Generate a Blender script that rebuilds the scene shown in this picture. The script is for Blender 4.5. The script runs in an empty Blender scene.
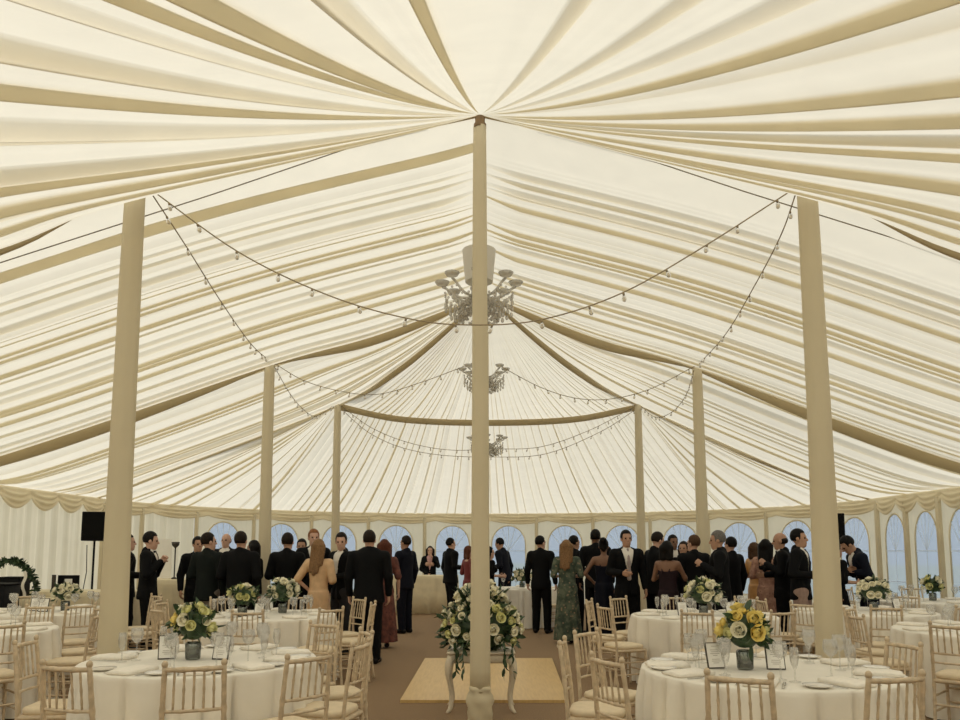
import bpy, math, random
import numpy as np
from mathutils import Vector, Matrix
R = random.Random(7)
pi = math.pi
sc = bpy.context.scene
col = sc.collection
# ------------------------------------------------------------------ camera
FPX, TH, PY, CH = 760.0, math.radians(6.3), 467.0, 1.53
cam_d = bpy.data.cameras.new('camera'); cam = bpy.data.objects.new('camera', cam_d); col.objects.link(cam)
cam.location = (0, 0, CH); cam.rotation_euler = (pi/2 + TH, 0, 0)
cam_d.sensor_width = 36; cam_d.lens = FPX/960*36; cam_d.shift_y = (PY-360)/960
cam_d.clip_start = .05; cam_d.clip_end = 400
sc.camera = cam
cT, sT = math.cos(TH), math.sin(TH)

def at(px, py, Y):
    """world point on the plane at depth Y seen at photo pixel (px, py)"""
    a, b = px-480, PY-py
    fwd = FPX*cT - b*sT; up = b*cT + FPX*sT
    return Vector((a/fwd*Y, Y, CH + up/fwd*Y))
def gx(px, Y, h=0.0):
    return (px-480)*(Y*cT + (h-CH)*sT)/FPX
def at_h(px, py, h):
    a, b = px-480, PY-py
    fwd = FPX*cT - b*sT; up = b*cT + FPX*sT
    Y = (h-CH)*fwd/up
    return Vector((a/fwd*Y, Y, h))

# ------------------------------------------------------------------ materials
def mat(name, c, rough=.6, noise=0, nscale=30, bump=0, bscale=200, metal=0, coat=0, c2=None, **kw):
    m = bpy.data.materials.new(name); m.use_nodes = True
    nt = m.node_tree; N = nt.nodes; L = nt.links
    b = N['Principled BSDF']; b.inputs['Roughness'].default_value = rough; b.inputs['Metallic'].default_value = metal
    b.inputs['Base Color'].default_value = (*c, 1)
    if 'spec' in kw: b.inputs['Specular IOR Level'].default_value = kw['spec']
    if coat: b.inputs['Coat Weight'].default_value = coat
    tc = N.new('ShaderNodeTexCoord')
    if noise or c2:
        n = N.new('ShaderNodeTexNoise'); n.inputs['Scale'].default_value = nscale; n.inputs['Detail'].default_value = 5
        L.new(tc.outputs['Object'], n.inputs['Vector'])
        r = N.new('ShaderNodeValToRGB'); e = r.color_ramp.elements
        d = c2 or tuple(x*(1-noise) for x in c)
        e[0].position = .35; e[1].position = .65
        e[0].color = (*d, 1); e[1].color = (*(c if c2 else tuple(min(1, x*(1+noise*.5)) for x in c)), 1)
        L.new(n.outputs['Fac'], r.inputs['Fac']); L.new(r.outputs['Color'], b.inputs['Base Color'])
    if bump:
        n2 = N.new('ShaderNodeTexNoise'); n2.inputs['Scale'].default_value = bscale
        L.new(tc.outputs['Object'], n2.inputs['Vector'])
        bp = N.new('ShaderNodeBump'); bp.inputs['Strength'].default_value = bump; bp.inputs['Distance'].default_value = .01
        L.new(n2.outputs['Fac'], bp.inputs['Height']); L.new(bp.outputs['Normal'], b.inputs['Normal'])
    return m
def fabric(name, c, tr, tcol=None):
    m = bpy.data.materials.new(name); m.use_nodes = True
    nt = m.node_tree; N = nt.nodes; L = nt.links; N.clear()
    o = N.new('ShaderNodeOutputMaterial'); mx = N.new('ShaderNodeMixShader'); d = N.new('ShaderNodeBsdfDiffuse'); t = N.new('ShaderNodeBsdfTranslucent')
    tc = N.new('ShaderNodeTexCoord'); n = N.new('ShaderNodeTexNoise'); n.inputs['Scale'].default_value = 3; n.inputs['Detail'].default_value = 6
    L.new(tc.outputs['Object'], n.inputs['Vector'])
    def ramp(cc):
        r = N.new('ShaderNodeValToRGB'); e = r.color_ramp.elements
        e[0].position = .3; e[1].position = .7
        e[0].color = (*[x*.955 for x in cc], 1); e[1].color = (*cc, 1)
        L.new(n.outputs['Fac'], r.inputs['Fac']); return r
    L.new(ramp(c).outputs['Color'], d.inputs['Color']); L.new(ramp(tcol or c).outputs['Color'], t.inputs['Color'])
    mx.inputs['Fac'].default_value = tr
    L.new(d.outputs[0], mx.inputs[1]); L.new(t.outputs[0], mx.inputs[2]); L.new(mx.outputs[0], o.inputs['Surface'])
    return m
def glassy(name, tint, diff, dw, gw=.12):
    m = bpy.data.materials.new(name); m.use_nodes = True
    nt = m.node_tree; N = nt.nodes; L = nt.links; N.clear()
    o = N.new('ShaderNodeOutputMaterial'); t = N.new('ShaderNodeBsdfTransparent'); g = N.new('ShaderNodeBsdfGlossy'); d = N.new('ShaderNodeBsdfDiffuse'); tl = N.new('ShaderNodeBsdfTranslucent')
    t.inputs['Color'].default_value = (*tint, 1); d.inputs['Color'].default_value = (*diff, 1); tl.inputs['Color'].default_value = (*diff, 1)
    g.inputs['Roughness'].default_value = .06
    lw = N.new('ShaderNodeLayerWeight'); lw.inputs['Blend'].default_value = .35
    mr = N.new('ShaderNodeMapRange'); mr.inputs['To Min'].default_value = gw*.5; mr.inputs['To Max'].default_value = min(1, gw*5)
    L.new(lw.outputs['Fresnel'], mr.inputs['Value'])
    m0 = N.new('ShaderNodeMixShader'); L.new(d.outputs[0], m0.inputs[1]); L.new(tl.outputs[0], m0.inputs[2]); m0.inputs[0].default_value = .5
    m1 = N.new('ShaderNodeMixShader'); m1.inputs[0].default_value = dw; L.new(t.outputs[0], m1.inputs[1]); L.new(m0.outputs[0], m1.inputs[2])
    m2 = N.new('ShaderNodeMixShader'); L.new(mr.outputs[0], m2.inputs[0]); L.new(m1.outputs[0], m2.inputs[1]); L.new(g.outputs[0], m2.inputs[2])
    L.new(m2.outputs[0], o.inputs['Surface'])
    return m
M = {}
CREAM = (.87, .82, .67)
M['lining'] = fabric('ivory lining', CREAM, .64, (.95, .895, .745))
M['wall'] = fabric('ivory wall drape', (.88, .81, .65), .60, (.96, .88, .70))
M['valance'] = fabric('gathered ivory valance', (.86, .77, .57), .25)
M['hem_shade'] = fabric('lining hem painted shade', (.60, .50, .31), .10)  # same ivory lining in shade; the shade is painted as a browner colour
M['pole'] = fabric('pole sleeve', (.68, .60, .43), .06)
M['polewood'] = mat('pole wood', (.24, .15, .07), .6, .3, 12)
M['cloth'] = mat('white table linen', (.82, .78, .695), .8, .04, 6, .15, 300)
M['napkin'] = mat('napkin linen', (.86, .81, .72), .8, .05, 40, .1, 300)
M['creamcloth'] = mat('cream gathered cloth', (.72, .63, .44), .8, .08, 6, .1, 200)
M['chair'] = mat('limewashed beech', (.60, .48, .33), .5, .18, 25, .12, 120)
M['cushion'] = mat('ivory cushion', (.74, .62, .44), .75, .05, 20, .1, 250)
M['carpet'] = mat('brown coir carpet', (.27, .175, .095), .95, .22, 90, .5, 500)
M['board'] = None
M['china'] = mat('white china', (.82, .79, .73), .2, .02, 5, coat=.3)
M['silver'] = mat('cutlery steel', (.62, .60, .56), .25, .05, 20, metal=1)
M['glass'] = glassy('drinking glass', (.975, .975, .97), (.95, .93, .9), .10, .08)
M['crystal'] = glassy('crystal', (.96, .94, .90), (.96, .92, .82), .45, .16)
M['drum'] = fabric('white drum shade', (.80, .77, .70), .25)
M['pane'] = glassy('clear pvc window', (.78, .87, .98), (.66, .79, 1.0), .58, .05)
M['bar'] = fabric('window glazing bar', (.93, .94, .95), .75)
M['leaf'] = mat('dark green leaf', (.020, .045, .018), .45, 0, 14, c2=(.045, .085, .03))
M['rosew'] = mat('ivory rose', (.84, .80, .62), .6, .06, 30)
M['roseg'] = mat('pale yellow green rose', (.72, .70, .34), .6, .1, 30)
M['rosey'] = mat('yellow rose', (.82, .66, .20), .6, .1, 30)
M['vase'] = glassy('vase glass', (.7, .75, .7), (.3, .35, .3), .25, .25)
M['frame'] = mat('dark frame', (.05, .04, .03), .4, .2, 20)
M['card'] = mat('white card', (.90, .88, .83), .7, .02, 30)
M['ink'] = mat('grey ink', (.42, .38, .33), .7, .1, 40)
M['stand'] = mat('ivory painted stand', (.66, .58, .45), .4, .1, 15)
M['black'] = mat('black plastic', (.005, .005, .006), .6, .3, 30, .1, 200, spec=.15)
M['grille'] = mat('black grille', (.006, .006, .006), .8, .3, 200, .4, 400, spec=.1)
M['cable'] = mat('light cable', (.32, .25, .15), .6, .2, 40)
M['bulb'] = glassy('clear bulb', (.9, .87, .8), (.9, .82, .66), .4, .3)
M['rope'] = mat('grey rope', (.36, .32, .25), .8, .2, 60)
M['grass'] = mat('pale bounce ground', (.46, .48, .40), .9, .25, 2, .4, 60)  # ground colour paled to bounce more daylight onto walls and windows
M['hedge'] = mat('hedge leaf', (.05, .10, .05), .8, .4, 6)
def board_mat():
    m = bpy.data.materials.new('dance floor wood'); m.use_nodes = True; nt = m.node_tree; N = nt.nodes; L = nt.links
    b = N['Principled BSDF']; b.inputs['Roughness'].default_value = .38
    tc = N.new('ShaderNodeTexCoord'); mp = N.new('ShaderNodeMapping'); mp.inputs['Scale'].default_value = (14, 1.2, 1)
    n = N.new('ShaderNodeTexNoise'); n.inputs['Scale'].default_value = 3; n.inputs['Detail'].default_value = 8
    L.new(tc.outputs['Object'], mp.inputs['Vector']); L.new(mp.outputs[0], n.inputs['Vector'])
    r = N.new('ShaderNodeValToRGB'); e = r.color_ramp.elements
    e[0].position = .3; e[1].position = .75; e[0].color = (.56, .37, .15, 1); e[1].color = (.68, .47, .20, 1)
    L.new(n.outputs['Fac'], r.inputs['Fac']); L.new(r.outputs['Color'], b.inputs['Base Color'])
    return m
M['board'] = board_mat()

# ------------------------------------------------------------------ mesh builder
class MB:
    def __init__(s): s.v = []; s.f = []; s.m = []
    def add(s, vs, fs, mi=0):
        o = len(s.v); s.v += [tuple(p) for p in vs]; s.f += [tuple(i+o for i in f) for f in fs]; s.m += [mi]*len(fs); return s
    def box(s, c, d, mi=0, rot=None):
        x, y, z = d[0]/2, d[1]/2, d[2]/2
        vs = [Vector((a*x, b*y, e*z)) for a in (-1, 1) for b in (-1, 1) for e in (-1, 1)]
        if rot is not None: vs = [rot @ p for p in vs]
        vs = [p+Vector(c) for p in vs]
        return s.add(vs, [(0, 1, 3, 2), (4, 6, 7, 5), (0, 4, 5, 1), (2, 3, 7, 6), (0, 2, 6, 4), (1, 5, 7, 3)], mi)
    def rbox(s, c, d, r, mi=0, n=3):
        """box with rounded vertical corners and chamfered top and bottom"""
        x, y = d[0]/2-r, d[1]/2-r; ring = []
        for qx, qy, a0 in ((1, 1, 0), (-1, 1, pi/2), (-1, -1, pi), (1, -1, 1.5*pi)):
            for k in range(n+1): ring.append((qx*x, qy*y, a0+k/n*pi/2))
        lv = []
        for z, rr in ((-d[2]/2, r*.55), (-d[2]/2+r*.4, r), (d[2]/2-r*.4, r), (d[2]/2, r*.55)):
            lv.append([(c[0]+px+rr*math.cos(a), c[1]+py+rr*math.sin(a), c[2]+z) for px, py, a in ring])
        return s.loft(lv, mi, cap=True)
    def loft(s, rings, mi=0, cap=True, closed=True):
        n = len(rings[0]); vs = [p for r in rings for p in r]; fs = []
        for i in range(len(rings)-1):
            for j in range(n if closed else n-1):
                k = (j+1) % n
                fs.append((i*n+j, i*n+k, (i+1)*n+k, (i+1)*n+j))
        if cap and closed:
            fs.append(tuple(reversed(range(n)))); fs.append(tuple((len(rings)-1)*n+j for j in range(n)))
        return s.add(vs, fs, mi)
    def tube(s, pts, rad, mi=0, n=8, cap=True):
        pts = [Vector(p) for p in pts]
        if not hasattr(rad, '__len__'): rad = [rad]*len(pts)
        rings = []; prev = None
        for i, p in enumerate(pts):
            t = (pts[min(i+1, len(pts)-1)]-pts[max(i-1, 0)]).normalized()
            if prev is None:
                ref = Vector((0, 0, 1)) if abs(t.z) < .9 else Vector((1, 0, 0))
                a = t.cross(ref).normalized()
            else:
                a = (prev - t*prev.dot(t)).normalized()
            prev = a; b = t.cross(a)
            rings.append([p+(a*math.cos(q)+b*math.sin(q))*rad[i] for q in (2*pi*k/n for k in range(n))])
        return s.loft(rings, mi, cap)
    def lathe(s, prof, n=16, c=(0, 0, 0), mi=0, cap=True, rip=None):
        rings = []
        for r, z in prof:
            rings.append([(c[0]+r*math.cos(q), c[1]+r*math.sin(q), c[2]+z) for q in (2*pi*k/n for k in range(n))])
        return s.loft(rings, mi, cap)
    def ball(s, c, r, n=8, m=6, mi=0, sc=(1, 1, 1)):
        rings = []
        for i in range(m+1):
            a = -pi/2+pi*i/m; rr = max(1e-4, math.cos(a))*r
            rings.append([(c[0]+rr*math.cos(2*pi*k/n)*sc[0], c[1]+rr*math.sin(2*pi*k/n)*sc[1], c[2]+r*math.sin(a)*sc[2]) for k in range(n)])
        return s.loft(rings, mi, False)
    def build(s, name, mats, parent=None, smooth=True, loc=None):
        me = bpy.data.meshes.new(name); me.from_pydata(s.v, [], s.f)
        if not isinstance(mats, (list, tuple)): mats = [mats]
        for m in mats: me.materials.append(m)
        if len(mats) > 1: me.polygons.foreach_set('material_index', s.m)
        if smooth: me.shade_smooth() if False else me.polygons.foreach_set('use_smooth', [True]*len(me.polygons))
        me.update()
        o = bpy.data.objects.new(name, me); col.objects.link(o)
        if parent: o.parent = parent
        if loc: o.location = loc
        return o
def flatbuild(mb, name, mats, parent=None, loc=None): return mb.build(name, mats, parent, False, loc)
def grid_mesh(name, P, m, parent=None):
    """P: array (nu, nv, 3)"""
    nu, nv, _ = P.shape
    me = bpy.data.meshes.new(name)
    i = np.arange(nu-1)[:, None]*nv + np.arange(nv-1)[None, :]
    q = np.stack([i, i+1, i+nv+1, i+nv], -1).reshape(-1, 4)
    np_mesh(me, P.reshape(-1, 3), q)
    me.materials.append(m)
    o = bpy.data.objects.new(name, me); col.objects.link(o)
    if parent: o.parent = parent
    return o
def np_mesh(me, V, Q):
    nq = len(Q)
    me.vertices.add(len(V)); me.vertices.foreach_set('co', np.ascontiguousarray(V, dtype=np.float32).ravel())
    me.loops.add(nq*4); me.loops.foreach_set('vertex_index', np.ascontiguousarray(Q, dtype=np.int32).ravel())
    me.polygons.add(nq); me.polygons.foreach_set('loop_start', np.arange(0, nq*4, 4, dtype=np.int32))
    try: me.polygons.foreach_set('loop_total', np.full(nq, 4, dtype=np.int32))
    except Exception: pass
    me.polygons.foreach_set('use_smooth', np.ones(nq, dtype=bool))
    me.update(calc_edges=True)
def tag(o, label, cat, group=None, kind=None):
    if label: o['label'] = label
    if cat: o['category'] = cat
    if group: o['group'] = group
    if kind: o['kind'] = kind
    return o
def thing(name, label, cat, loc=(0, 0, 0), rz=0, group=None):
    o = bpy.data.objects.new(name, None); col.objects.link(o); o.empty_display_size = .1
    o.location = loc; o.rotation_euler = (0, 0, rz)
    return tag(o, label, cat, group)
KIDS = {}
def kids(o):
    return [c for c in o.children]
def dup(root, loc, rz=0, label=None, group=None, cat=None, scale=None):
    r = root.copy(); col.objects.link(r); r.location = loc; r.rotation_euler = (0, 0, rz)
    if scale: r.scale = (scale, scale, scale)
    if label: r['label'] = label
    if group: r['group'] = group
    for ch in protos.get(root.name, ()):
        c = ch[0].copy(); col.objects.link(c); c.parent = r
        for g in ch[1]:
            d = g.copy(); col.objects.link(d); d.parent = c
    return r
protos = {}
def proto(root):
    protos[root.name] = [(c, [g for g in c.children]) for c in root.children]
    return root
used = {}
def place(root, loc, rz, label, group=None, scale=None):
    """the first placing moves the prototype itself, later ones copy it"""
    if root.name not in used:
        used[root.name] = 1; root.location = loc; root.rotation_euler = (0, 0, rz); root['label'] = label
        if group: root['group'] = group
        if scale: root.scale = (scale,)*3
        return root
    return dup(root, loc, rz, label, group, scale=scale)
SKY, SUN, SUND, EXPO = 1.35, 5.0, (-.25, -.4, 1.0), -1.0
# ------------------------------------------------------------------ the tent
EAVE, W = 2.62, 8.2
def Xc(y): return -.23 + .025*y
KH, QH = 5.61, 4.65
K1 = np.array((gx(480, 6.75, 4.5), 6.75, KH)); K2 = np.array((Xc(11.8)+.02, 11.8, KH))
Q = {}
for nm, px, py in (('1L', 135.5, 190), ('1R', 807, 187), ('2L', 270, 364), ('2R', 697, 368), ('3L', 338, 404), ('3R', 638, 404)):
    Q[nm] = np.array(at_h(px, py, QH))
YF, RF, YN, RN = 15.9, 6.7, 3.0, 6.5
def efar(a):  # a in [-pi/2, pi/2]
    y = YF + RF*math.cos(a); return np.array((Xc(y)+W*math.sin(a), y, EAVE))
def enear(a):
    y = YN - RN*math.cos(a); return np.array((Xc(y)+W*math.sin(a), y, EAVE))
def spline(pts, n):
    P = [np.array(p, float) for p in pts]
    P = [2*P[0]-P[1]] + P + [2*P[-1]-P[-2]]
    out = []
    for i in range(1, len(P)-2):
        p0, p1, p2, p3 = P[i-1:i+3]
        for t in np.linspace(0, 1, 40, endpoint=False):
            out.append(.5*((2*p1)+(-p0+p2)*t+(2*p0-5*p1+4*p2-p3)*t*t+(-p0+3*p1-3*p2+p3)*t**3))
    out.append(P[-2]); out = np.array(out)
    s = np.r_[0, np.cumsum(np.linalg.norm(np.diff(out, axis=0), axis=1))]
    u = np.linspace(0, s[-1], n)
    return np.stack([np.interp(u, s, out[:, k]) for k in range(3)], 1)
NU = 56
def eave_at(side, y): return np.array((Xc(y)+W*side, y, EAVE))
S1 = {}; S2 = {}; S3 = {}
for sd, L in ((-1, 'L'), (1, 'R')):
    pm = at(0, 243, 6.15) if sd < 0 else at(960, 247, 6.15)
    S1[L] = spline([K1, Q['1'+L], pm, .5*(np.array(pm)+eave_at(sd, 5.8))+np.array((0, 0, -.02)), eave_at(sd, 5.8)], NU)
    p2 = at(0, 457, 11.0) if sd < 0 else at(960, 464, 11.2)
    S2[L] = spline([K2, .5*(K2+Q['2'+L])+np.array((0, 0, -.10)), Q['2'+L], p2, eave_at(sd, 10.8)], NU)
    p3 = at(180, 465, 15.95) if sd < 0 else at(800, 476, 16.2)
    S3[L] = spline([K2, .5*(K2+Q['3'+L])+np.array((0, 0, -.14)), Q['3'+L], p3, eave_at(sd, 15.85+.35*(sd > 0))], NU)
def pleat_map(n, rnd, ns=11, irr=.55, widths=None, fold=(.10, .26), pf=.5, flip=None):
    """knife pleats and soft rolls: the cloth sags, in places folds back under itself, and runs on"""
    w = np.array(widths) if widths is not None else np.array([1+irr*(rnd.random()*2-1) for _ in range(n)])
    b = np.r_[0, np.cumsum(w)]/w.sum(); v = []; p = []; ww = []
    for i in range(len(w)):
        am = rnd.uniform(.6, 1.1); e = .93; kind = rnd.random(); f = rnd.uniform(*fold); kr = rnd.choice((1, 1.5, 2, 3)); ph = rnd.uniform(0, 6.28); ra = rnd.uniform(.02, .07)
        def rip(t, q): return ra*math.sin(pi*min(1, t/q))**.5*(1+math.sin(2*pi*kr*t/q+ph))
        if kind < pf*.5:          # fold laid under itself
            q = e-f
            pr = [(t*q, .32*t**1.2+rip(t*q, q)) for t in np.linspace(0, .92, 10)]+[(q, .42), (q+.25*f, .57), (q+.5*f, .73), (q+.75*f, .90), (e-.01, .985), (e, 1.0), (e-.008, .95),
                  (q+.7*f, .78), (q+.4*f, .58), (q+.12*f, .42), (q+.0*f, .34), (q+.06*f, .27), (q+.35*f, .21), (q+.7*f, .13), (e, .06)]
        elif kind < pf:           # loose hanging roll
            f *= 1.35; q = e-f; D = min(1.5, 3.0*f+.35)
            pr = [(t*q, .10*t+rip(t*q, q)) for t in np.linspace(0, .95, 10)]+[(q+f*(1-math.cos(u*pi/2)*1.0), .12+(D-.12)*math.sin(u*pi/2)) if False else (q+f*u, .12+(D-.12)*(1-(1-u)**2.0)) for u in np.linspace(0, 1, 9)]
            pr += [(e+.012, D*.93), (e+.004, D*.75), (e-.02, D*.5), (e-.02, D*.28), (e+.005, D*.1), (.985, .02)]
        else:
            am *= rnd.uniform(.5, 1.0); c = rnd.uniform(.6, .88); k_ = rnd.uniform(1.4, 2.6); pr = []
            for t in np.linspace(0, 1, 22, endpoint=False):
                pr.append((t, (t/c)**k_+rip(t, 1)*(1-t) if t < c else .5+.5*math.cos(pi*(t-c)/(1-c))))
        if flip and flip((b[i]+b[i+1])/2): pr = [(1-t, d) for t, d in pr[::-1]]; pr = [(0., 0.)]+[x for x in pr if x[0] < .9999]
        for t, d in pr:
            v.append(b[i]+t*(b[i+1]-b[i])); p.append(am*d); ww.append(b[i+1]-b[i])
    v.append(1.); p.append(0.); ww.append(ww[-1])
    return np.array(v), np.array(p), np.array(ww)
def pleat_patch(name, base, v, p, ww, amp, sgn=-1):
    """base(v)-> (NU,3) curve; pleats displaced along the downward surface normal by amp(u)*p"""
    C = np.stack([base(x) for x in v], 1)           # (NU, nv, 3)
    du = np.gradient(C, axis=0); vp = np.minimum(1, v+.004); vm = np.maximum(0, v-.004)
    dv = (np.stack([base(x) for x in vp], 1)-np.stack([base(x) for x in vm], 1))/(vp-vm)[None, :, None]
    n = np.cross(du, dv); n /= np.maximum(np.linalg.norm(n, axis=2, keepdims=True), 1e-6)
    n[n[..., 2] > 0] *= -1
    n = .35*n + .65*np.array((0, 0, -1.0))
    span = np.linalg.norm(dv, axis=2)*ww[None, :]   # width of each pleat in metres along u
    A = np.minimum(amp, .36*span)*np.minimum(1, np.minimum(tt_/.05, (1-tt_)/.03))[:, None]
    C = C + n*(A*p[None, :])[..., None]
    o = grid_mesh(name, C, M['lining']); tag(o, None, None, kind='structure')
    return o
r1 = random.Random(3)
tt_ = np.linspace(0, 1, NU)
# middle bay, both slopes
for L in 'LR':
    wd = [4.2, 1.3]+[1+.5*(r1.random()*2-1) for _ in range(24)]+[.7, .6]
    v, p, ww = pleat_map(0, r1, 11, widths=wd, fold=(.04, .20), pf=.72)
    p[v < wd[0]/sum(wd)] *= .22
    def f(x, L=L):
        A_ = (1-x)*S1[L][0]+x*S2[L][0]; B_ = (1-x)*S1[L][-1]+x*S2[L][-1]
        G = A_[None, :]+(B_-A_)[None, :]*tt_[:, None]; G[:, 2] += .17*np.sin(pi*np.minimum(1, tt_/.76))**1.5*(1-tt_*.6)-.05*np.sin(pi*tt_)
        w1 = max(0, 1-x/.13)**1.4; w2 = max(0, 1-(1-x)/.5)**1.6
        return G*(1-w1-w2)+S1[L]*w1+S2[L]*w2
    pleat_patch('ceiling', f, v, p, ww, .085)
    # the bay between the second and third quarter poles
    v, p, ww = pleat_map(14, r1, 11, fold=(.04, .2), pf=.75)
    pleat_patch('ceiling', lambda x, L=L: (1-x)*S2[L]+x*S3[L]+np.array((0, 0, -.2*math.sin(pi*x)))*(np.linspace(0, 1, NU)*(1-np.linspace(0, 1, NU))*2)[:, None], v, p, ww, .08)
# far end: king pole to the swag line, then swag to the back eave
sag = at(488, 420, Q['3L'][1]+.35)
SW = spline([Q['3L'], .5*(Q['3L']+np.array(sag))+np.array((-.25, .05, -.09)), sag, .5*(Q['3R']+np.array(sag))+np.array((.25, .05, -.09)), Q['3R']], 121)
def swag(t):
    x = np.clip(t, 0, 1)*120; i = min(119, int(x)); f = x-i
    return (1-f)*SW[i]+f*SW[i+1]
NPc = 52
wdc = [1+.5*(r1.random()*2-1) for _ in range(NPc)]
rs = random.Random(11)
v, p, ww = pleat_map(0, random.Random(11), 9, widths=wdc, fold=(.04, .17), pf=.8)
hip = {L: S3[L][:int(NU*.36)] for L in 'LR'}
tt = np.linspace(0, 1, NU)
iq = {L: int(np.argmin(np.linalg.norm(S3[L]-Q['3'+L], axis=1))) for L in 'LR'}
def hipcurve(L):
    c = S3[L][:iq[L]+1]; x = np.linspace(0, len(c)-1, NU)
    return np.stack([np.interp(x, np.arange(len(c)), c[:, k]) for k in range(3)], 1)
hL, hR = hipcurve('L'), hipcurve('R')
def fan_a(x):
    e = swag(x); st = K2[None, :]+(e-K2)[None, :]*tt[:, None]
    sg = np.array((0, 0, -.30))*(tt*(1-tt)*4*.6)[:, None]
    c = st+sg
    wL = max(0, 1-x/.12)**2; wR = max(0, 1-(1-x)/.12)**2
    return c*(1-wL-wR)+hL*wL+hR*wR
pleat_patch('ceiling', fan_a, v, p, ww, .075)
ns = 9
wds = [1+.4*(r1.random()*2-1) for _ in range(10)]
va, pa, wa = pleat_map(0, random.Random(5), ns, widths=wds, fold=(.04, .17), pf=.8)
vb, pb, wb = pleat_map(0, random.Random(11), ns, widths=wdc, fold=(.04, .17), pf=.8)
vc, pc, wc = pleat_map(0, random.Random(6), ns, widths=wds, fold=(.04, .17), pf=.8)
AS = math.radians(50)
def fan_side(L, sd):
    i0 = iq[L]; tail = S3[L][i0:]; xx = np.linspace(0, len(tail)-1, NU)
    tl = np.stack([np.interp(xx, np.arange(len(tail)), tail[:, k]) for k in range(3)], 1)
    def f(x):   # x=0 at the seam, 1 at the start of the middle
        a = sd*(pi/2+(AS-pi/2)*x)
        e = efar(a)
        c = Q['3'+L][None, :]+(e-Q['3'+L])[None, :]*tt[:, None]+np.array((0, 0, -.12))*(tt*(1-tt)*4)[:, None]
        w = max(0, 1-x/.2)**2
        return c*(1-w)+tl*w
    return f
pleat_patch('ceiling', fan_side('L', -1), va, pa, wa, .075)
pleat_patch('ceiling', fan_side('R', 1), vc, pc, wc, .075)
def fan_b(x):
    e = efar(-AS+2*AS*x); t0 = swag(x)
    return t0[None, :]+(e-t0)[None, :]*tt[:, None]+np.array((0, 0, -.12))*(tt*(1-tt)*4)[:, None]
pleat_patch('ceiling', fan_b, vb, pb, wb, .085)
# near end: fan round the front king pole, over the camera
ring = [eave_at(-1, y) for y in np.linspace(5.8, YN, 12)]+[enear(a) for a in np.linspace(-pi/2, pi/2, 60)[1:-1]]+[eave_at(1, y) for y in np.linspace(YN, 5.8, 12)]
ring = np.array(ring); ang = np.unwrap(np.arctan2(ring[:, 1]-K1[1], ring[:, 0]-K1[0]))
def rim(a): return np.array([np.interp(a, ang, ring[:, k]) for k in range(3)])
half = [.5, .6, .5, .7, .5, .8, .6, .9, .6, 1.0, .7, 1.0, .7, 1.1, .9, 1.1, .8, 1.2, 1.3, 1.2, 1.4]
wdn = [w*r1.uniform(.75, 1.25) for w in half]+[w*r1.uniform(.75, 1.25) for w in half[::-1]]
v, p, ww = pleat_map(0, r1, 15, widths=wdn, fold=(.05, .22), pf=.85, flip=lambda x: x < .5)
p *= np.minimum(1, np.minimum(v, 1-v)/.13)**1.3
mid = v > .5
a0, a1 = ang[0], ang[-1]
def near(x):
    e = rim(a0+(a1-a0)*x)
    c = K1[None, :]+(e-K1)[None, :]*tt[:, None]
    c[:, 2] = KH-(KH-EAVE)*(1-(1-tt)**1.75)
    wL = max(0, 1-x/.34)**1.3; wR = max(0, 1-(1-x)/.34)**1.3
    return c*(1-wL-wR)+S1['L']*wL+S1['R']*wR
pleat_patch('ceiling', near, v, p, ww, .22)
# hanging lining edges along the seams, their shade put into the brown colour
def hem(name, C, h, m='hem_shade', t0=0, t1=1):
    n = len(C); t = np.linspace(0, 1, n)
    a = np.array([h(x) for x in t])
    lo = C-np.stack([0*a, 0*a, a], 1); up = C+np.array((0, 0, .03))
    th = np.array((0, .012, 0))
    P = np.stack([up-th, lo-th, lo+th, up+th], 1)
    o = grid_mesh(name, P, M[m]); tag(o, None, None, kind='structure'); return o
k = 1
for L in 'LR':
    q = np.argmin(np.linalg.norm(S2[L]-Q['2'+L], axis=1))/NU
    hem(f'trim_{k}', S2[L], lambda x: .035+(.11*math.sin(pi*min(1, max(0, x/q)))**.8 if x < q else .15*math.sin(pi*min(1, (x-q)/(1-q)))**.8)); k += 1
    q3 = iq[L]/NU
    hem(f'trim_{k}', S3[L], lambda x: .03+(.12*math.sin(pi*min(1, x/q3))**.8 if x < q3 else .045*math.sin(pi*min(1, (x-q3)/(1-q3))))); k += 1
    q1_ = np.argmin(np.linalg.norm(S1[L]-Q['1'+L], axis=1))/NU; hem(f'trim_{k}', S1[L], lambda x: .015 if x < q1_ else .015+.13*math.sin(pi*min(1, (x-q1_)/(1-q1_)))**.7); k += 1
hem(f'trim_{k}', SW, lambda x: .13); k += 1

# ------------------------------------------------------------------ floor, ground
mb = MB(); n = 96
pts = [ (Xc(YF+RF*math.cos(a))+ (W+.02)*math.sin(a), YF+(RF+.02)*math.cos(a), 0) for a in np.linspace(-pi/2, pi/2, 48)]+[(Xc(YN-RN*math.cos(a))+(W+.02)*math.sin(a), YN-(RN+.02)*math.cos(a), 0) for a in np.linspace(pi/2, -pi/2, 48)]
top = pts; bot = [(x, y, -.06) for x, y, _ in pts]
mb.loft([bot[::-1], top[::-1]], 0, True)
tag(flatbuild(mb, 'floor', M['carpet']), None, None, kind='structure')
mb = MB(); mb.lathe([(90, -.10), (90, -.065)], 48, (0, 10, 0)); tag(flatbuild(mb, 'ground', M['grass']), None, None, kind='structure')

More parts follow.
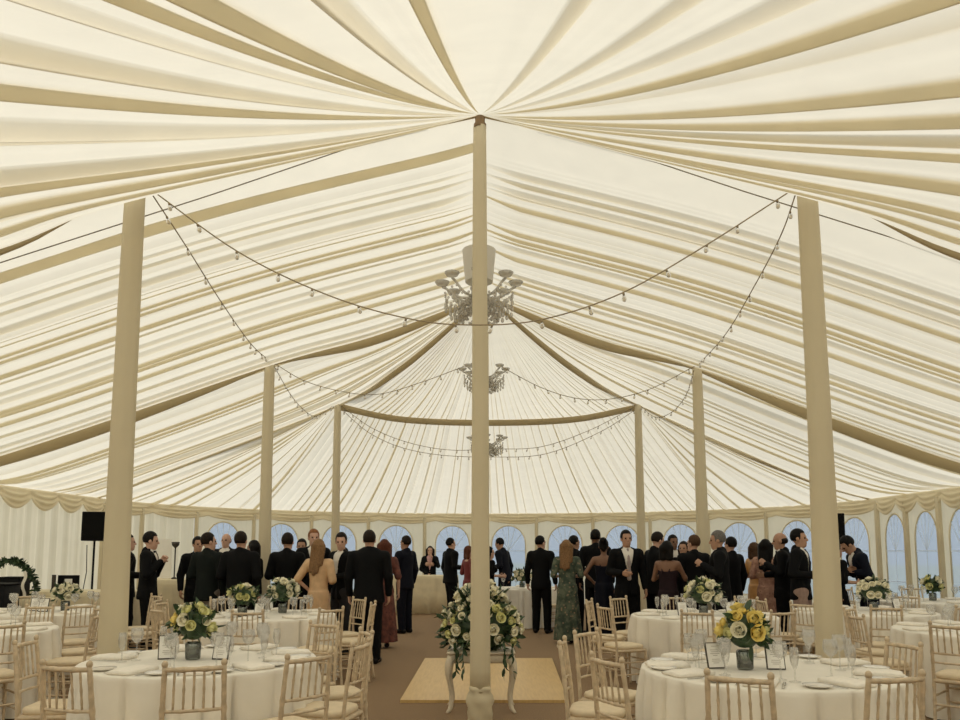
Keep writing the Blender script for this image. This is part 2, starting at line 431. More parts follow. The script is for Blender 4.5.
# ------------------------------------------------------------------ walls, windows, valance
rp = []
for a in np.linspace(0, pi/2, 120): rp.append(efar(a)[:2])
for y in np.linspace(YF, YN, 60)[1:]: rp.append(eave_at(1, y)[:2])
for a in np.linspace(pi/2, -pi/2, 160)[1:]: rp.append(enear(a)[:2])
for y in np.linspace(YN, YF, 60)[1:]: rp.append(eave_at(-1, y)[:2])
for a in np.linspace(-pi/2, 0, 120)[1:]: rp.append(efar(a)[:2])
rp = np.array(rp); rs_ = np.r_[0, np.cumsum(np.linalg.norm(np.diff(rp, axis=0), axis=1))]; RL = rs_[-1]
def rpt(s):
    s = s % RL
    return np.array((np.interp(s, rs_, rp[:, 0]), np.interp(s, rs_, rp[:, 1])))
def rfr(s):
    t = rpt(s+.02)-rpt(s-.02); t /= np.linalg.norm(t); return t, np.array((t[1], -t[0]))   # tangent (clockwise), inward normal
s_corner = float(np.interp(0, [0], [0]))
sR = rs_[119]
sL = RL-rs_[119]
npan = round(sR/1.57); PW = sR/npan
s0 = 0.0
# clockwise from the middle of the back; a pier stands near the axis
x_off = -.32
edges = [x_off+PW*i for i in range(-npan, npan+1) if abs(x_off+PW*i) < sR-.35]
edges = [-sR]+edges+[sR]
nside = round((RL-2*sR)/1.12); edges += [sR+(RL-2*sR)*i/nside for i in range(1, nside+1)]
panels = list(zip(edges[:-1], edges[1:]))
WB, WS, WT = .42, 1.72, 2.27
def wwid(sa, sb): return min(1.0, (sb-sa)-.34)
def has_win(c):
    c2 = c if c < RL/2 else c-RL
    return -8.3 < c2 < sR+9.0 and c2 != 0
def wall_cols(sa, sb, win):
    c = (sa+sb)/2; WW = wwid(sa, sb); cs = list(np.linspace(sa, sb, 29))
    if win:
        cs = [x for x in cs if abs(abs(x-c)-WW/2) > .02]+[c-WW/2, c+WW/2]; cs.sort()
    return c, cs
def arch(d, WW): return WS+(WT-WS)*math.sqrt(max(0, 1-(d/(WW/2))**2))
walls = {'wall_back': MB(), 'wall_right': MB(), 'wall_front': MB(), 'wall_left': MB()}
wins = []
for sa, sb in panels:
    WW = wwid(sa, sb); c, cs = wall_cols(sa, sb, has_win((sa+sb)/2)); cm = c % RL
    win = has_win(c)
    key = 'wall_back' if (cm < sR or cm > sL) else 'wall_right' if cm < sR+12.9 else 'wall_left' if cm > sL-12.9 else 'wall_front'
    mb = walls[key]
    if win: wins.append((c, WW))
    def P(x, z):
        t, nn = rfr(x); q = rpt(x)
        g = math.sin((x-sa)/(sb-sa)*pi)
        amp = (.012 if win else .03)*(1 if not win else max(0, min(1, (abs(x-c)-WW/2)/.15)))
        d = amp*(math.sin(x*17)+.5*math.sin(x*31+1))*(1-.3*z/EAVE)
        return (q[0]+nn[0]*d, q[1]+nn[1]*d, z)
    for i in range(len(cs)-1):
        xa, xb = cs[i], cs[i+1]
        inside = win and abs((xa+xb)/2-c) < WW/2
        zs = [[(0, 0), (WB, WB)], [(arch(xa-c, WW), arch(xb-c, WW)), (EAVE, EAVE)]] if inside else [[(0, 0), (.9, .9)], [(.9, .9), (1.8, 1.8)], [(1.8, 1.8), (EAVE, EAVE)]]
        for (a_, b_), (a2, b2) in zs:
            mb.add([P(xa, a_), P(xb, b_), P(xb, b2), P(xa, a2)], [(0, 1, 2, 3)])
for kx, mb in walls.items(): tag(mb.build(kx, M['wall']), None, None, kind='structure')
for i, (c, WW) in enumerate(wins):
    def P(dx, z, off=0.0):
        t, nn = rfr(c); q = rpt(c+dx) ; return Vector((q[0]+nn[0]*off, q[1]+nn[1]*off, z))
    f = MB()
    pth = [P(-WW/2, WB), P(-WW/2, WS)]+[P(d, arch(d, WW)) for d in -WW/2*np.cos(np.linspace(0, pi, 21))][1:-1]+[P(WW/2, WS), P(WW/2, WB), P(-WW/2, WB)]
    f.tube(pth, .018, n=6)
    root = f.build(f'window_{i+1}', M['wall']); tag(root, None, None, kind='structure')
    g = MB(); xs = np.linspace(-WW/2, WW/2, 15)
    g.loft([[P(x, WB) for x in xs], [P(x, 1.53) for x in xs], [P(x, max(1.54, arch(x, WW))) for x in xs]], 0, False, False)
    g.build('pane', M['pane'], root)
    for pa_, pb_ in (((0, WB), (0, WT-.01)), ((-WW/2, 1.53), (WW/2, 1.53)), ((-WW/2, .92), (WW/2, .92)), ((0, 1.54), (-WW*.40, arch(WW*.40, WW))), ((0, 1.54), (WW*.40, arch(WW*.40, WW))), ((0, 1.54), (-WW*.2, arch(WW*.2, WW))), ((0, 1.54), (WW*.2, arch(WW*.2, WW)))):
        b = MB(); dx_, dz_ = pb_[0]-pa_[0], pb_[1]-pa_[1]; ln_ = math.hypot(dx_, dz_); ox, oz = -dz_/ln_*.013, dx_/ln_*.013
        b.loft([[P(pa_[0]+dx_*u+ox, pa_[1]+dz_*u+oz, .010), P(pa_[0]+dx_*u-ox, pa_[1]+dz_*u-oz, .010)] for u in (0, .25, .5, .75, 1)], 0, False, False); b.build('glazing_bar', M['bar'], root)
# piers between the panels
kk = k
for sa, sb in panels:
    c2 = sa % RL
    if not (c2 < sR+10.5 or c2 > sL-.05): continue
    t, nn = rfr(sa); q = rpt(sa)+nn*.07
    b = MB(); prof = [(.052, 0.0), (.050, .8), (.048, 1.6), (.046, 2.5)]
    rings = []
    for r_, z in prof:
        rings.append([(q[0]+r_*(1+.14*math.sin(5*a))*math.cos(a), q[1]+r_*(1+.14*math.sin(5*a))*math.sin(a), z) for a in np.linspace(0, 2*pi, 20, endpoint=False)])
    b.loft(rings); o = b.build(f'trim_{kk}', M['pole']); tag(o, None, None, kind='structure'); kk += 1
# swagged valance
def valance(sa, sb, nm, sw):
    n = max(1, round((sb-sa)/sw)); cols = []
    xs = np.linspace(sa, sb, n*14+1)
    for x in xs:
        t_ = ((x-sa)/(sb-sa)*n) % 1.0
        sh = math.sin(pi*t_)
        H = (.17+.20*sh**.8) if sw < 1 else (.22+.10*sh**.8)
        t, nn = rfr(x); q = rpt(x); colm = []
        for j in range(15):
            w_ = j/14; z = EAVE+.01-H*w_
            d = .075+.05*sh*math.sin(pi*w_)+.020*sh*math.sin(w_*pi*7)+.02*(1-sh)*math.sin(w_*9)
            colm.append((q[0]+nn[0]*d, q[1]+nn[1]*d, z))
        cols.append(colm)
    o = grid_mesh(nm, np.array(cols), M['valance']); tag(o, None, None, kind='structure')
valance(-sR, sR, f'trim_{kk}', PW); kk += 1
valance(sR, sR+11, f'trim_{kk}', .76); kk += 1
valance(-sR-11, -sR, f'trim_{kk}', .82); kk += 1

# ------------------------------------------------------------------ poles
def pole(nm, label, x, y, h, r0, r1_, px=None, king=False):
    t = thing(nm, label, 'tent pole', (x, y, 0))
    rings = []
    zs = np.linspace(.30 if king else 0.0, h-(.10 if king else .015), 26)
    for z in zs:
        u = z/h; rr = r0+(r1_-r0)*u
        rings.append([(rr*(1+.05*math.sin(3*a+5*u)+.035*math.sin(7*a-3*u)+.02*math.sin(9*u+2*a))*math.cos(a), rr*(1+.05*math.sin(3*a+5*u)+.035*math.sin(7*a-3*u)+.02*math.sin(9*u+2*a))*math.sin(a), z) for a in np.linspace(0, 2*pi, 28, endpoint=False)])
    b = MB(); b.loft(rings); b.build('fabric_sleeve', M['pole'], t)
    if king:
        b = MB(); rings = []
        for z, rr in ((0, .10), (.03, .112), (.10, .102), (.14, .116), (.19, .105), (.24, .118), (.29, .108), (.325, .090), (.345, .100), (.37, .088)):
            rings.append([(rr*(1+.07*math.sin(4*a+z*30))*math.cos(a), rr*(1+.07*math.sin(4*a+z*30))*math.sin(a), z) for a in np.linspace(0, 2*pi, 28, endpoint=False)])
        b.loft(rings); b.build('gathered_hem', M['pole'], t)
    b = MB(); b.lathe([(r1_*.8, h-.13), (r1_*.8, h-.0)], 16)
    if king: b.lathe([(r1_*1.02, h-.115), (r1_*1.02, h-.075)], 16)
    b.build('pole_cap', M['polewood'], t)
    return t
pole('king_pole', 'tall fabric-sleeved centre pole in front of the flower stand', K1[0], K1[1], KH-.02, .088, .058, king=True)
pole('king_pole', 'centre pole behind the nearer centre pole, beneath the far roof peak', K2[0], K2[1], KH-.02, .06, .05)
names = {'1L': 'thick near pole left of centre, behind the front left table', '1R': 'thick near pole right of centre, behind the front right table',
         '2L': 'mid-distance pole left of centre, behind the second left table', '2R': 'mid-distance pole right of centre, behind the second right table',
         '3L': 'thin far pole left of centre, at the left end of the swag', '3R': 'thin far pole right of centre, at the right end of the swag'}
for kx, lab in names.items():
    pole('quarter_pole', lab, Q[kx][0], Q[kx][1], QH, .112 if kx[0] != '3' else .10, .080 if kx[0] != '3' else .07)

# ------------------------------------------------------------------ ropes and string lights
for lab, A, B in (('thin grey rope under the lining left of the centre pole', at(-10, 266, 6.45), at(425, 122, 6.7)), ('thin grey rope under the lining right of the centre pole', at(535, 122, 6.7), at(970, 262, 6.45))):
    b = MB(); b.tube([A, (A+B)/2+Vector((0, 0, -.02)), B], .0055, n=6); tag(b.build('rope', M['rope']), lab, 'rope')
bulb_me = None
def strand(lab, ctrl, nb, rad=.0062, bs=1.0):
    """ctrl: world points"""
    global bulb_me
    C = spline(ctrl, 60)
    t = thing('string_lights', lab, 'string lights', tuple(C[0]), group='festoon strings')
    b = MB(); b.tube([tuple(p-C[0]) for p in C], rad, n=5); b.build('cable', M['cable'], t)
    for i in range(nb):
        p = C[int((i+.6)/nb*59)]-C[0]
        if bulb_me is None:
            q = MB(); q.lathe([(.010, 0), (.013, -.012), (.012, -.03)], 8, mi=1); q.lathe([(.012, -.03), (.022, -.05), (.026, -.07), (.020, -.09), (.006, -.10)], 8)
            o = q.build('bulb', [M['bulb'], M['cable']], t); bulb_me = o.data
        else:
            o = bpy.data.objects.new('bulb', bulb_me); col.objects.link(o); o.parent = t
        o.location = tuple(p); o.scale = (bs*.8,)*3; o.rotation_euler = (R.uniform(-.3, .3), R.uniform(-.4, .4), 0)
def pxs(lst): return [np.array(at(*c)) for c in lst]
y1, y2, y3 = Q['1L'][1], Q['2L'][1], Q['3L'][1]
strand('string of clear bulbs sagging across between the two near poles', pxs([(150, 189, y1), (240, 253, y1), (330, 296, y1), (410, 319, y1+.02), (470, 325, y1+.05), (540, 320, y1+.02), (620, 294, y1), (700, 249, y1), (797, 187, y1)]), 16)
strand('string of bulbs from the near left pole to the mid left pole', pxs([(152, 194, y1), (186, 246, 7.1), (222, 303, 8.3), (252, 345, 10.1), (270, 361, y2)]), 11)
strand('string of bulbs from the near right pole to the mid right pole', pxs([(797, 190, y1), (781, 235, 7.0), (755, 285, 8.0), (725, 335, 9.9), (697, 366, y2)]), 11)
strand('string of bulbs from the mid left pole to the second chandelier', pxs([(272, 362, y2), (305, 381, y2), (345, 392, y2), (380, 394, y2), (425, 381, y2), (478, 361, 12.3)]), 14)
strand('string of bulbs from the mid right pole to the second chandelier', pxs([(695, 366, y2), (650, 389, y2), (610, 399, y2), (575, 398, y2), (540, 387, y2), (500, 366, 12.3)]), 14)
strand('string of bulbs between the mid left pole and the far left pole', pxs([(273, 364, y2), (289, 392, y2+.8), (302, 408, y2+1.6), (316, 416, y2+2.4), (336, 404, y3)]), 14, bs=.9)
strand('string of bulbs between the mid right pole and the far right pole', pxs([(694, 370, y2), (686, 395, y2+.9), (672, 412, y2+1.6), (655, 417, y2+2.4), (641, 406, y3)]), 14, bs=.9)
strand('upper far string of bulbs sagging between the two far poles', pxs([(340, 405, y3), (372, 428, y3), (410, 443, y3), (450, 450, y3), (490, 449, y3), (540, 447, y3), (590, 430, y3), (636, 406, y3)]), 26, bs=.9)
strand('lower far string of bulbs sagging between the two far poles', pxs([(340, 408, y3+.1), (368, 432, y3+.1), (400, 447, y3+.1), (440, 455, y3+.1), (490, 457, y3+.1), (545, 454, y3+.1), (600, 432, y3+.1), (638, 408, y3+.1)]), 26, bs=.9)

# ------------------------------------------------------------------ chandeliers
def chandelier(lab, x, y, z, drum, ztop):
    t = thing('chandelier', lab, 'chandelier', (x, y, z), group='crystal chandeliers')
    b = MB(); b.tube([(0, 0, .32), (0, 0, min(.75, ztop-z-.02))], .008, n=6); b.tube([(0, 0, min(.75, ztop-z-.05)), (0, 0, ztop-z)], .006, n=6); b.build('hanging_cable', M['cable'], t)
    b = MB(); b.lathe([(.015, -.36), (.03, -.33), (.02, -.28), (.05, -.2), (.075, -.12), (.03, -.03), (.02, .05), (.045, .1), (.03, .18), (.02, .33)], 16); b.build('stem', M['crystal'], t)
    if drum:
        b = MB(); pr = [(.135, .06), (.165, .38)]
        b.lathe(pr, 28, cap=False); b.lathe([(.163, .38), (.01, .39)], 28, cap=False); b.build('drum_shade', M['drum'], t)
    n = 8
    for i in range(n):
        a = 2*pi*i/n; ca, sa_ = math.cos(a), math.sin(a)
        b = MB(); pr = [(.03, -.06), (.12, -.10), (.22, -.08), (.30, -.02), (.36, .01)]
        C = spline([(r_*ca, r_*sa_, z_) for r_, z_ in pr], 14); b.tube(C, .012, n=6); arm = b.build('arm', M['crystal'], t)
        b = MB(); b.lathe([(.015, .0), (.055, .015), (.075, .045), (.07, .05), (.05, .03), (.012, .02)], 12, (.36*ca, .36*sa_, .015)); b.build('candle_cup', M['crystal'], arm)
        b = MB()
        for j in range(6):
            r_ = .10+.045*j; z_ = -.17+.03*abs(j-2.5)
            for q in range(4):
                da = (q-1.5)*.14; zz = z_-.045*q-.02
                b.ball((r_*math.cos(a+da), r_*math.sin(a+da), zz), .017, 6, 4, sc=(1, 1, 1.6))
        # a looped strand of beads from arm to arm
        a2 = a+2*pi/n
        for q in range(9):
            u = q/8; aa = a+(a2-a)*u; r_ = .33; b.ball((r_*math.cos(aa), r_*math.sin(aa), .0-.16*math.sin(pi*u)), .013, 6, 4)
            b.ball((.2*math.cos(aa), .2*math.sin(aa), -.15-.16*math.sin(pi*u)), .014, 6, 4)
        b.build('crystal_drops', M['crystal'], arm)['kind'] = 'stuff'
    return t
p = at(479, 288, 7.2); chandelier('nearest chandelier, with a white drum shade, behind the tall centre pole', p.x, p.y, p.z, True, 5.5)
p = at(484, 372, 12.4); chandelier('second chandelier, half hidden behind the centre pole', p.x, p.y, p.z, False, 5.2)
p = at(488, 440, 18.2); p = at(487, 440, 15.6); chandelier('farthest chandelier, lowest in view below the swag line', p.x, p.y, p.z, False, 4.55)
# ------------------------------------------------------------------ furniture
CHW = 'limewashed chair with ivory cushion,'
def make_chair(full=True):
    """origin on the floor under the seat; the sitter faces +y, the back is at y = -.19"""
    t = thing('chiavari_chair' if full else 'banquet_chair', CHW, 'chair')
    w, d, sh, H, BW = .36, .40, .435, .90, .166
    def post(sx, full_=True):
        b = MB(); n = 26; pts = []; rad = []
        for i in range(n+1):
            u = i/n; z = u*H
            y = -.185-.05*max(0, (z-sh)/(H-sh))**1.3-.045*max(0, (sh-z)/sh)**1.5
            x = sx*(BW-.012*max(0, (z-sh)/(H-sh)))
            pts.append((x, y, z)); rr = .0135
            for zr in (.12, .25, .38, .50, .58, .66, .74, .82): rr += .0045*math.exp(-((z-zr)/.012)**2)
            rad.append(rr)
        b.tube(pts, rad, n=8)
        x, y, z = pts[-1]; b.ball((x, y, z+.012), .018, 8, 6, sc=(1, 1, 1.2))
        return b
    def yb(z): return -.185-.05*max(0, (z-sh)/(H-sh))**1.3
    def xb(z): return BW-.012*max(0, (z-sh)/(H-sh))
    def rail(z, r):
        b = MB(); pts = [(x*xb(z), yb(z)-.022*(1-x*x), z) for x in np.linspace(-1, 1, 11)]; b.tube(pts, [r*(1+.25*(abs(i-5) in (2,))) for i in range(11)], n=8); return b
    def spindle(x):
        b = MB(); pts = []; rad = []
        for i in range(13):
            u = i/12; z = .665+u*(.875-.665)
            pts.append((x*(xb(z)), yb(z)-.022*(1-x*x), z)); rad.append(.0062+.0025*math.exp(-((u-.5)/.07)**2)+.002*math.exp(-((u-.2)/.06)**2)+.002*math.exp(-((u-.8)/.06)**2))
        b.tube(pts, rad, n=7); return b
    def frontleg(sx):
        b = MB(); pts = [(sx*BW, .185+.012*(1-i/14), i/14*sh) for i in range(15)]
        b.tube(pts, [.0135+.0045*sum(math.exp(-((p[2]-zr)/.012)**2) for zr in (.1, .22, .34)) for p in pts], n=8); return b
    def stretch(p, q):
        b = MB(); P = [Vector(p).lerp(Vector(q), u) for u in np.linspace(0, 1, 9)]
        b.tube(P, [.009+.003*(i in (2, 6)) for i in range(9)], n=6); return b
    seat = MB(); seat.rbox((0, 0, sh-.018), (.365, .40, .036), .03)
    cu = MB(); lv = []
    for z, e in ((0, .93), (.012, .985), (.028, 1.0), (.042, .97), (.050, .86), (.053, .6), (.054, .2)):
        ring = []
        for a in np.linspace(0, 2*pi, 32, endpoint=False):
            ca, sa_ = math.cos(a), math.sin(a); k_ = (abs(ca)**5+abs(sa_)**5)**-.2
            ring.append((.176*e*k_*ca, .19*e*k_*sa_+.005, sh+z-.002))
        lv.append(ring)
    cu.loft(lv)
    sides = [stretch((s_*BW, -.20, z), (s_*BW, .19, z)) for s_ in (-1, 1) for z in (.16, .29)]
    fr = [stretch((-BW, .192, z), (BW, .192, z)) for z in (.19, .31)]+[stretch((-BW, -.205, z), (BW, -.205, z)) for z in (.22,)]
    rails = [rail(.655, .0098), rail(.575, .0085)]
    top = rail(.882, .0135)
    sps = [spindle(x) for x in (-.66, -.33, 0, .33, .66)]
    if full:
        seat.build('seat_frame', M['chair'], t); cu.build('seat_cushion', M['cushion'], t)
        for sx in (-1, 1): post(sx).build('back_post', M['chair'], t); frontleg(sx).build('leg', M['chair'], t)
        top.build('top_rail', M['chair'], t)
        for b in rails: b.build('back_rail', M['chair'], t)
        for b in sps: b.build('spindle', M['chair'], t)
        for b in sides+fr: b.build('stretcher', M['chair'], t)
    else:
        f = MB()
        for b in (seat, frontleg(-1), frontleg(1), *sides, *fr): f.add(b.v, b.f)
        f.build('base_frame', M['chair'], t); cu.build('seat_cushion', M['cushion'], t)
        f = MB()
        for b in (post(-1), post(1), top, *rails, *sps): f.add(b.v, b.f)
        f.build('backrest', M['chair'], t)
    return proto(t)
chair_full = make_chair(True); chair_far = make_chair(False)
def dirname(dx, dy):
    a = math.degrees(math.atan2(dx, -dy)) % 360     # 0 = near side, 90 = right
    return ['near side', 'near right side', 'right side', 'far right side', 'far side', 'far left side', 'left side', 'near left side'][int((a+22.5)//45) % 8]
chairs_at = []
def put_chair(x, y, tx, ty, table, full, lab=None, turn=0):
    rz = math.atan2(-(tx-x), ty-y)+turn
    lab = lab or f'{CHW} on the {dirname(x-tx, y-ty)} of the {table}'
    place(chair_full if full else chair_far, (x, y, 0.0), rz, lab, f'chairs round the {table}')
    chairs_at.append((x, y))
def cloth(rx, seed, h=.765, nf=27):
    rr = random.Random(seed); n = nf*10
    fw = [1+.5*(rr.random()*2-1) for _ in range(nf)]; b_ = np.r_[0, np.cumsum(fw)]/sum(fw)
    ph = []; am = []
    for i in range(n):
        u = i/n; j = int(np.searchsorted(b_, u, 'right'))-1; ph.append((u-b_[j])/(b_[j+1]-b_[j])); am.append(.6+.5*math.sin(j*2.4+seed))
    rings = []
    for r_ in (.02, .3, .6, .85, .96): rings.append([(rx*r_*math.cos(2*pi*i/n), rx*r_*math.sin(2*pi*i/n), h) for i in range(n)])
    for k_, z in enumerate((h-.003, h-.012, h-.04, h-.10, h-.2, h-.32, h-.45, h-.58, h-.68, .012)):
        dr = max(0, h-z); e = min(1, dr/.20)**.7
        rad0 = rx*(.992 if k_ == 0 else 1.0)
        rings.append([((rad0+.03*dr+.115*e*am[i]*(math.sin(pi*ph[i])**.6-.65))*math.cos(2*pi*i/n), (rad0+.03*dr+.115*e*am[i]*(math.sin(pi*ph[i])**.6-.65))*math.sin(2*pi*i/n), z) for i in range(n)])
    b = MB(); b.loft(rings[::1], 0, False)
    b.add([(0, 0, h)]+rings[0], [(0, i+1, (i+1) % n+1) for i in range(n)])
    return b
TABLES = {}
def round_table(key, desc, x, y, r, seed):
    t = thing('round_table', f'round banquet table under a floor-length white cloth: the {desc}', 'table', (x, y, 0), R.uniform(0, 1), group='round banquet tables')
    cloth(r, seed).build('tablecloth', M['cloth'], t)
    TABLES[key] = (desc, x, y, r)
TH_ = .767
round_table('1', 'front left table', -1.98, 5.52, .80, 1)
round_table('2', 'front right table', 1.88, 5.08, .81, 2)
round_table('3', 'second left table', -2.6, 9.3, .85, 3)
round_table('4', 'second right table', 2.68, 9.25, .85, 4)
round_table('5', 'third right table', 4.92, 9.9, .85, 5)
round_table('6', 'right edge table', 4.95, 7.5, .85, 6)
round_table('7', 'window side table', 7.0, 11.9, .78, 7)
round_table('8', 'third left table', -5.5, 9.95, .85, 8)
round_table('9', 'left edge table', -5.05, 7.5, .85, 9)
round_table('10', 'far middle table', .86, 16.0, .76, 10)
# chairs: placed by what the photo shows, then filled in round each table
def tchairs(key, pts, full):
    desc, tx, ty, r = TABLES[key]
    for p in pts:
        dx, dy = p[0], p[1]
        put_chair(tx+dx, ty+dy, tx, ty, desc, full, p[2] if len(p) > 2 else None, p[3] if len(p) > 3 else 0)
CW = 'limewashed chair'
tchairs('1', [(.33, -1.0, None, .0), (.78, -.70), (.94, -.20, f'{CW} facing left, second along the right side of the front left table'), (.88, .42, f'{CW} by the aisle, at the far right of the front left table'),
              (.52, .96, f'{CW} facing the camera on the far side of the front left table'), (-.25, -1.0, f'{CHW} on the near left side of the front left table'), (-.95, -.10), (-.52, 1.0)], True)
tchairs('2', [(-.47, -.94), (.175, -.92, f'{CW} on the near right side of the front right table'), (-.93, -.44, f'{CW} on the near left side of the front right table'),
              (-1.08, .24, f'{CW} seen edge-on by the aisle, left of the front right table'), (-.88, .78), (.78, .16), (.74, -.50, f'{CW} cut off by the photo edge, right of the front right table')], True)
tchairs('3', [(.16, -1.08), (.82, -.78), (1.08, -.02, f'{CW} edge-on by the aisle, right of the second left table'), (.83, .70), (.1, 1.08), (-.7, .82), (-1.07, .1), (-.72, -.8)], False)
tchairs('4', [(-.36, -1.05), (.38, -1.04, f'{CW} right of its neighbour on the near side of the second right table'), (-1.05, -.42, f'{CW} with its cushion showing, left of the second right table'), (-1.08, .42, f'{CW} edge-on beside the aisle, far left of the second right table'),
              (-.68, .92, f'{CW} far left of the second right table, behind the glasses'), (-.02, 1.08), (.7, .8)], False)
tchairs('5', [(-.30, -1.03), (.46, -.98), (-.88, -.58), (-1.07, .0), (.85, .68), (1.07, -.1)], False)
tchairs('6', [(-.78, -.76), (-1.05, .02), (-.74, .78), (.8, .72)], True)
tchairs('7', [(.35, -1.0), (-.7, .76), (.3, 1.0)], False)
tchairs('8', [(-.06, -1.07), (.70, -.80), (1.07, .05), (.75, .78), (.0, 1.06), (-.72, .78), (-.75, -.76)], False)
tchairs('9', [(.80, -.72), (1.05, .1), (.72, .80), (.02, 1.07), (-.76, .72)], True)
tchairs('10', [(.9, .5), (.2, 1.03), (.75, -.72)], False)

# ------------------------------------------------------------------ flowers
def rose_mb(seed):
    rr = random.Random(seed); b = MB()
    b.ball((0, 0, .010), .013, 8, 6, sc=(1, 1, 1.3))
    for ringi, (n, r, tilt, hgt) in enumerate(((3, .014, -.25, .046), (4, .021, .05, .046), (5, .029, .25, .046), (6, .036, .55, .042))):
        for i in range(n):
            a = 2*pi*i/n+ringi*.7+rr.uniform(-.15, .15); grid_ = []
            for u in np.linspace(0, 1, 4):
                row = []
                for v_ in np.linspace(-1, 1, 5):
                    wv = (.35+.65*math.sin(min(1, u*1.1)*pi*.55))*r*1.05
                    aa = a+v_*wv/r*.62
                    rad = r*(.45+.55*math.sin(pi*.5*min(1, u*1.7)))*(1-.32*max(0, u-.55)/.45*(ringi < 3))+(.012*max(0, u-.6)/.4 if ringi == 3 else 0)-.003*v_*v_
                    z = -.014+hgt*(u**1.15)*(1.12 if ringi < 2 else 1.0 if ringi == 2 else .80)-.008*u*u*v_*v_
                    row.append((rad*math.cos(aa), rad*math.sin(aa), z))
                grid_.append(row)
            b.loft(grid_, 0, False, False)
    return b
rose_me = []
def bloom(parent, p, dirv, s, m, label=None):
    if not rose_me:
        for sd in (1, 2, 3):
            for mk in ('rosew', 'roseg', 'rosey'):
                b = rose_mb(sd); me = bpy.data.meshes.new('rose'); me.from_pydata(b.v, [], b.f); me.materials.append(M[mk]); me.polygons.foreach_set('use_smooth', [True]*len(me.polygons)); rose_me.append((mk, me))
    o = bpy.data.objects.new('rose', R.choice([e for e in rose_me if e[0] == m])[1]); col.objects.link(o); o.parent = parent
    o.location = p; o.rotation_euler = Vector(dirv).to_track_quat('Z', 'Y').to_euler(); o.scale = (s,)*3
    return o
def leaves(b, p, dirv, L, w, rnd):
    d = Vector(dirv).normalized(); side = d.cross(Vector((rnd.uniform(-1, 1), rnd.uniform(-1, 1), rnd.uniform(-1, 1)))).normalized(); n = d.cross(side)
    rows = []
    for u in np.linspace(0, 1, 5):
        c = Vector(p)+d*L*u-n*(L*.3*u*u); wd = w*math.sin(pi*min(.98, u*.92+.06))
        rows.append([tuple(c-side*wd+n*wd*.3), tuple(c), tuple(c+side*wd+n*wd*.3)])
    b.loft(rows, 0, False, False)
def arrangement(parent, c, rx, ry, rz, nb, nl, mats, s0, seed, leafL=.11, zmin=-.15, fix=(), spread=1.05):
    rnd = random.Random(seed); fol = MB(); pts = []
    tries = 0
    while len(pts) < nb and tries < 6000:
        tries += 1
        d = Vector((rnd.gauss(0, 1), rnd.gauss(0, 1), rnd.gauss(.35, .9)))
        d.normalize()
        if d.z < zmin: continue
        s = s0*rnd.uniform(.7, 1.2); rr = rnd.uniform(.84, 1.04)
        p = Vector((c[0]+d.x*rx*rr*(1-.45*max(0, d.z)**1.5*0), c[1]+d.y*ry*rr, c[2]+d.z*rz*rr))
        if any((p-q).length < (s+s2)*.032 for q, s2 in pts): continue
        pts.append((p, s)); bloom(parent, p, (d.x/rx, d.y/ry, d.z/rz*.9+.1), s, rnd.choice(mats))
    for _ in range(nl):
        d = Vector((rnd.gauss(0, 1), rnd.gauss(0, 1), rnd.gauss(.05, .9))).normalized()
        if d.z < zmin-.35: continue
        rr = rnd.uniform(.55, .98)
        p = Vector((c[0]+d.x*rx*rr, c[1]+d.y*ry*rr, c[2]+d.z*rz*rr))
        leaves(fol, p, d+Vector((rnd.uniform(-.7, .7), rnd.uniform(-.7, .7), rnd.uniform(-.6, .6))), leafL*rnd.uniform(.6, 1.2), leafL*.22, rnd)
    fol.ball(c, 1, 14, 10, sc=(rx*.72, ry*.72, rz*.72))
    fol.build('foliage', M['leaf'], parent)
# the big arrangement on its stand behind the centre pole
fx, fy = gx(481, 7.55, .6), 7.62
st = thing('console_table', 'ivory cabriole-legged stand under the big white rose arrangement', 'flower stand', (fx, fy, 0))
b = MB(); b.rbox((0, 0, .555), (.66, .42, .03), .03); b.rbox((0, 0, .50), (.60, .36, .085), .03); b.build('table_top', M['stand'], st)
for sx in (-1, 1):
    for sy in (-1, 1):
        b = MB(); pr = [(.285, .165, .52, .038), (.305, .18, .44, .042), (.312, .185, .36, .036), (.30, .175, .26, .026), (.285, .165, .15, .018), (.285, .165, .07, .016), (.298, .178, .03, .022), (.315, .192, .012, .024), (.325, .20, .0, .014)]
        C = spline([(sx*a, sy*e, z) for a, e, z, r_ in pr], 26); C[:, 2] = np.maximum(C[:, 2], 0); rad = np.interp(np.linspace(0, 1, 26), np.linspace(0, 1, len(pr)), [q[3] for q in pr])
        rad = np.minimum(rad, np.maximum(C[:, 2], .012)+.004)
        b.tube([tuple(q) for q in C], list(rad), n=9); b.build('leg', M['stand'], st)
fa = thing('flower_arrangement', 'big mound of ivory roses and dark leaves on the ivory stand', 'flowers', (fx, fy, .572))
b = MB(); b.lathe([(.12, 0), (.16, .03), (.17, .09), (.16, .10)], 20); b.build('bowl', M['stand'], fa)
arrangement(fa, (0, 0, .20), .40, .30, .34, 92, 260, ['rosew', 'rosew', 'rosew', 'roseg'], 1.05, 21, .10, -.35)
rnd_ = random.Random(2)
for i in range(16):
    a = rnd_.uniform(0, 2*pi); r_ = .24*math.sqrt(rnd_.random()); z = .50+.25*(1-r_/.26)*rnd_.uniform(.6, 1)
    bloom(fa, (r_*math.cos(a), r_*math.sin(a)*.8, z), (math.cos(a)*r_*3, math.sin(a)*r_*3, .7), rnd_.uniform(.85, 1.2), 'rosew')
b = MB()
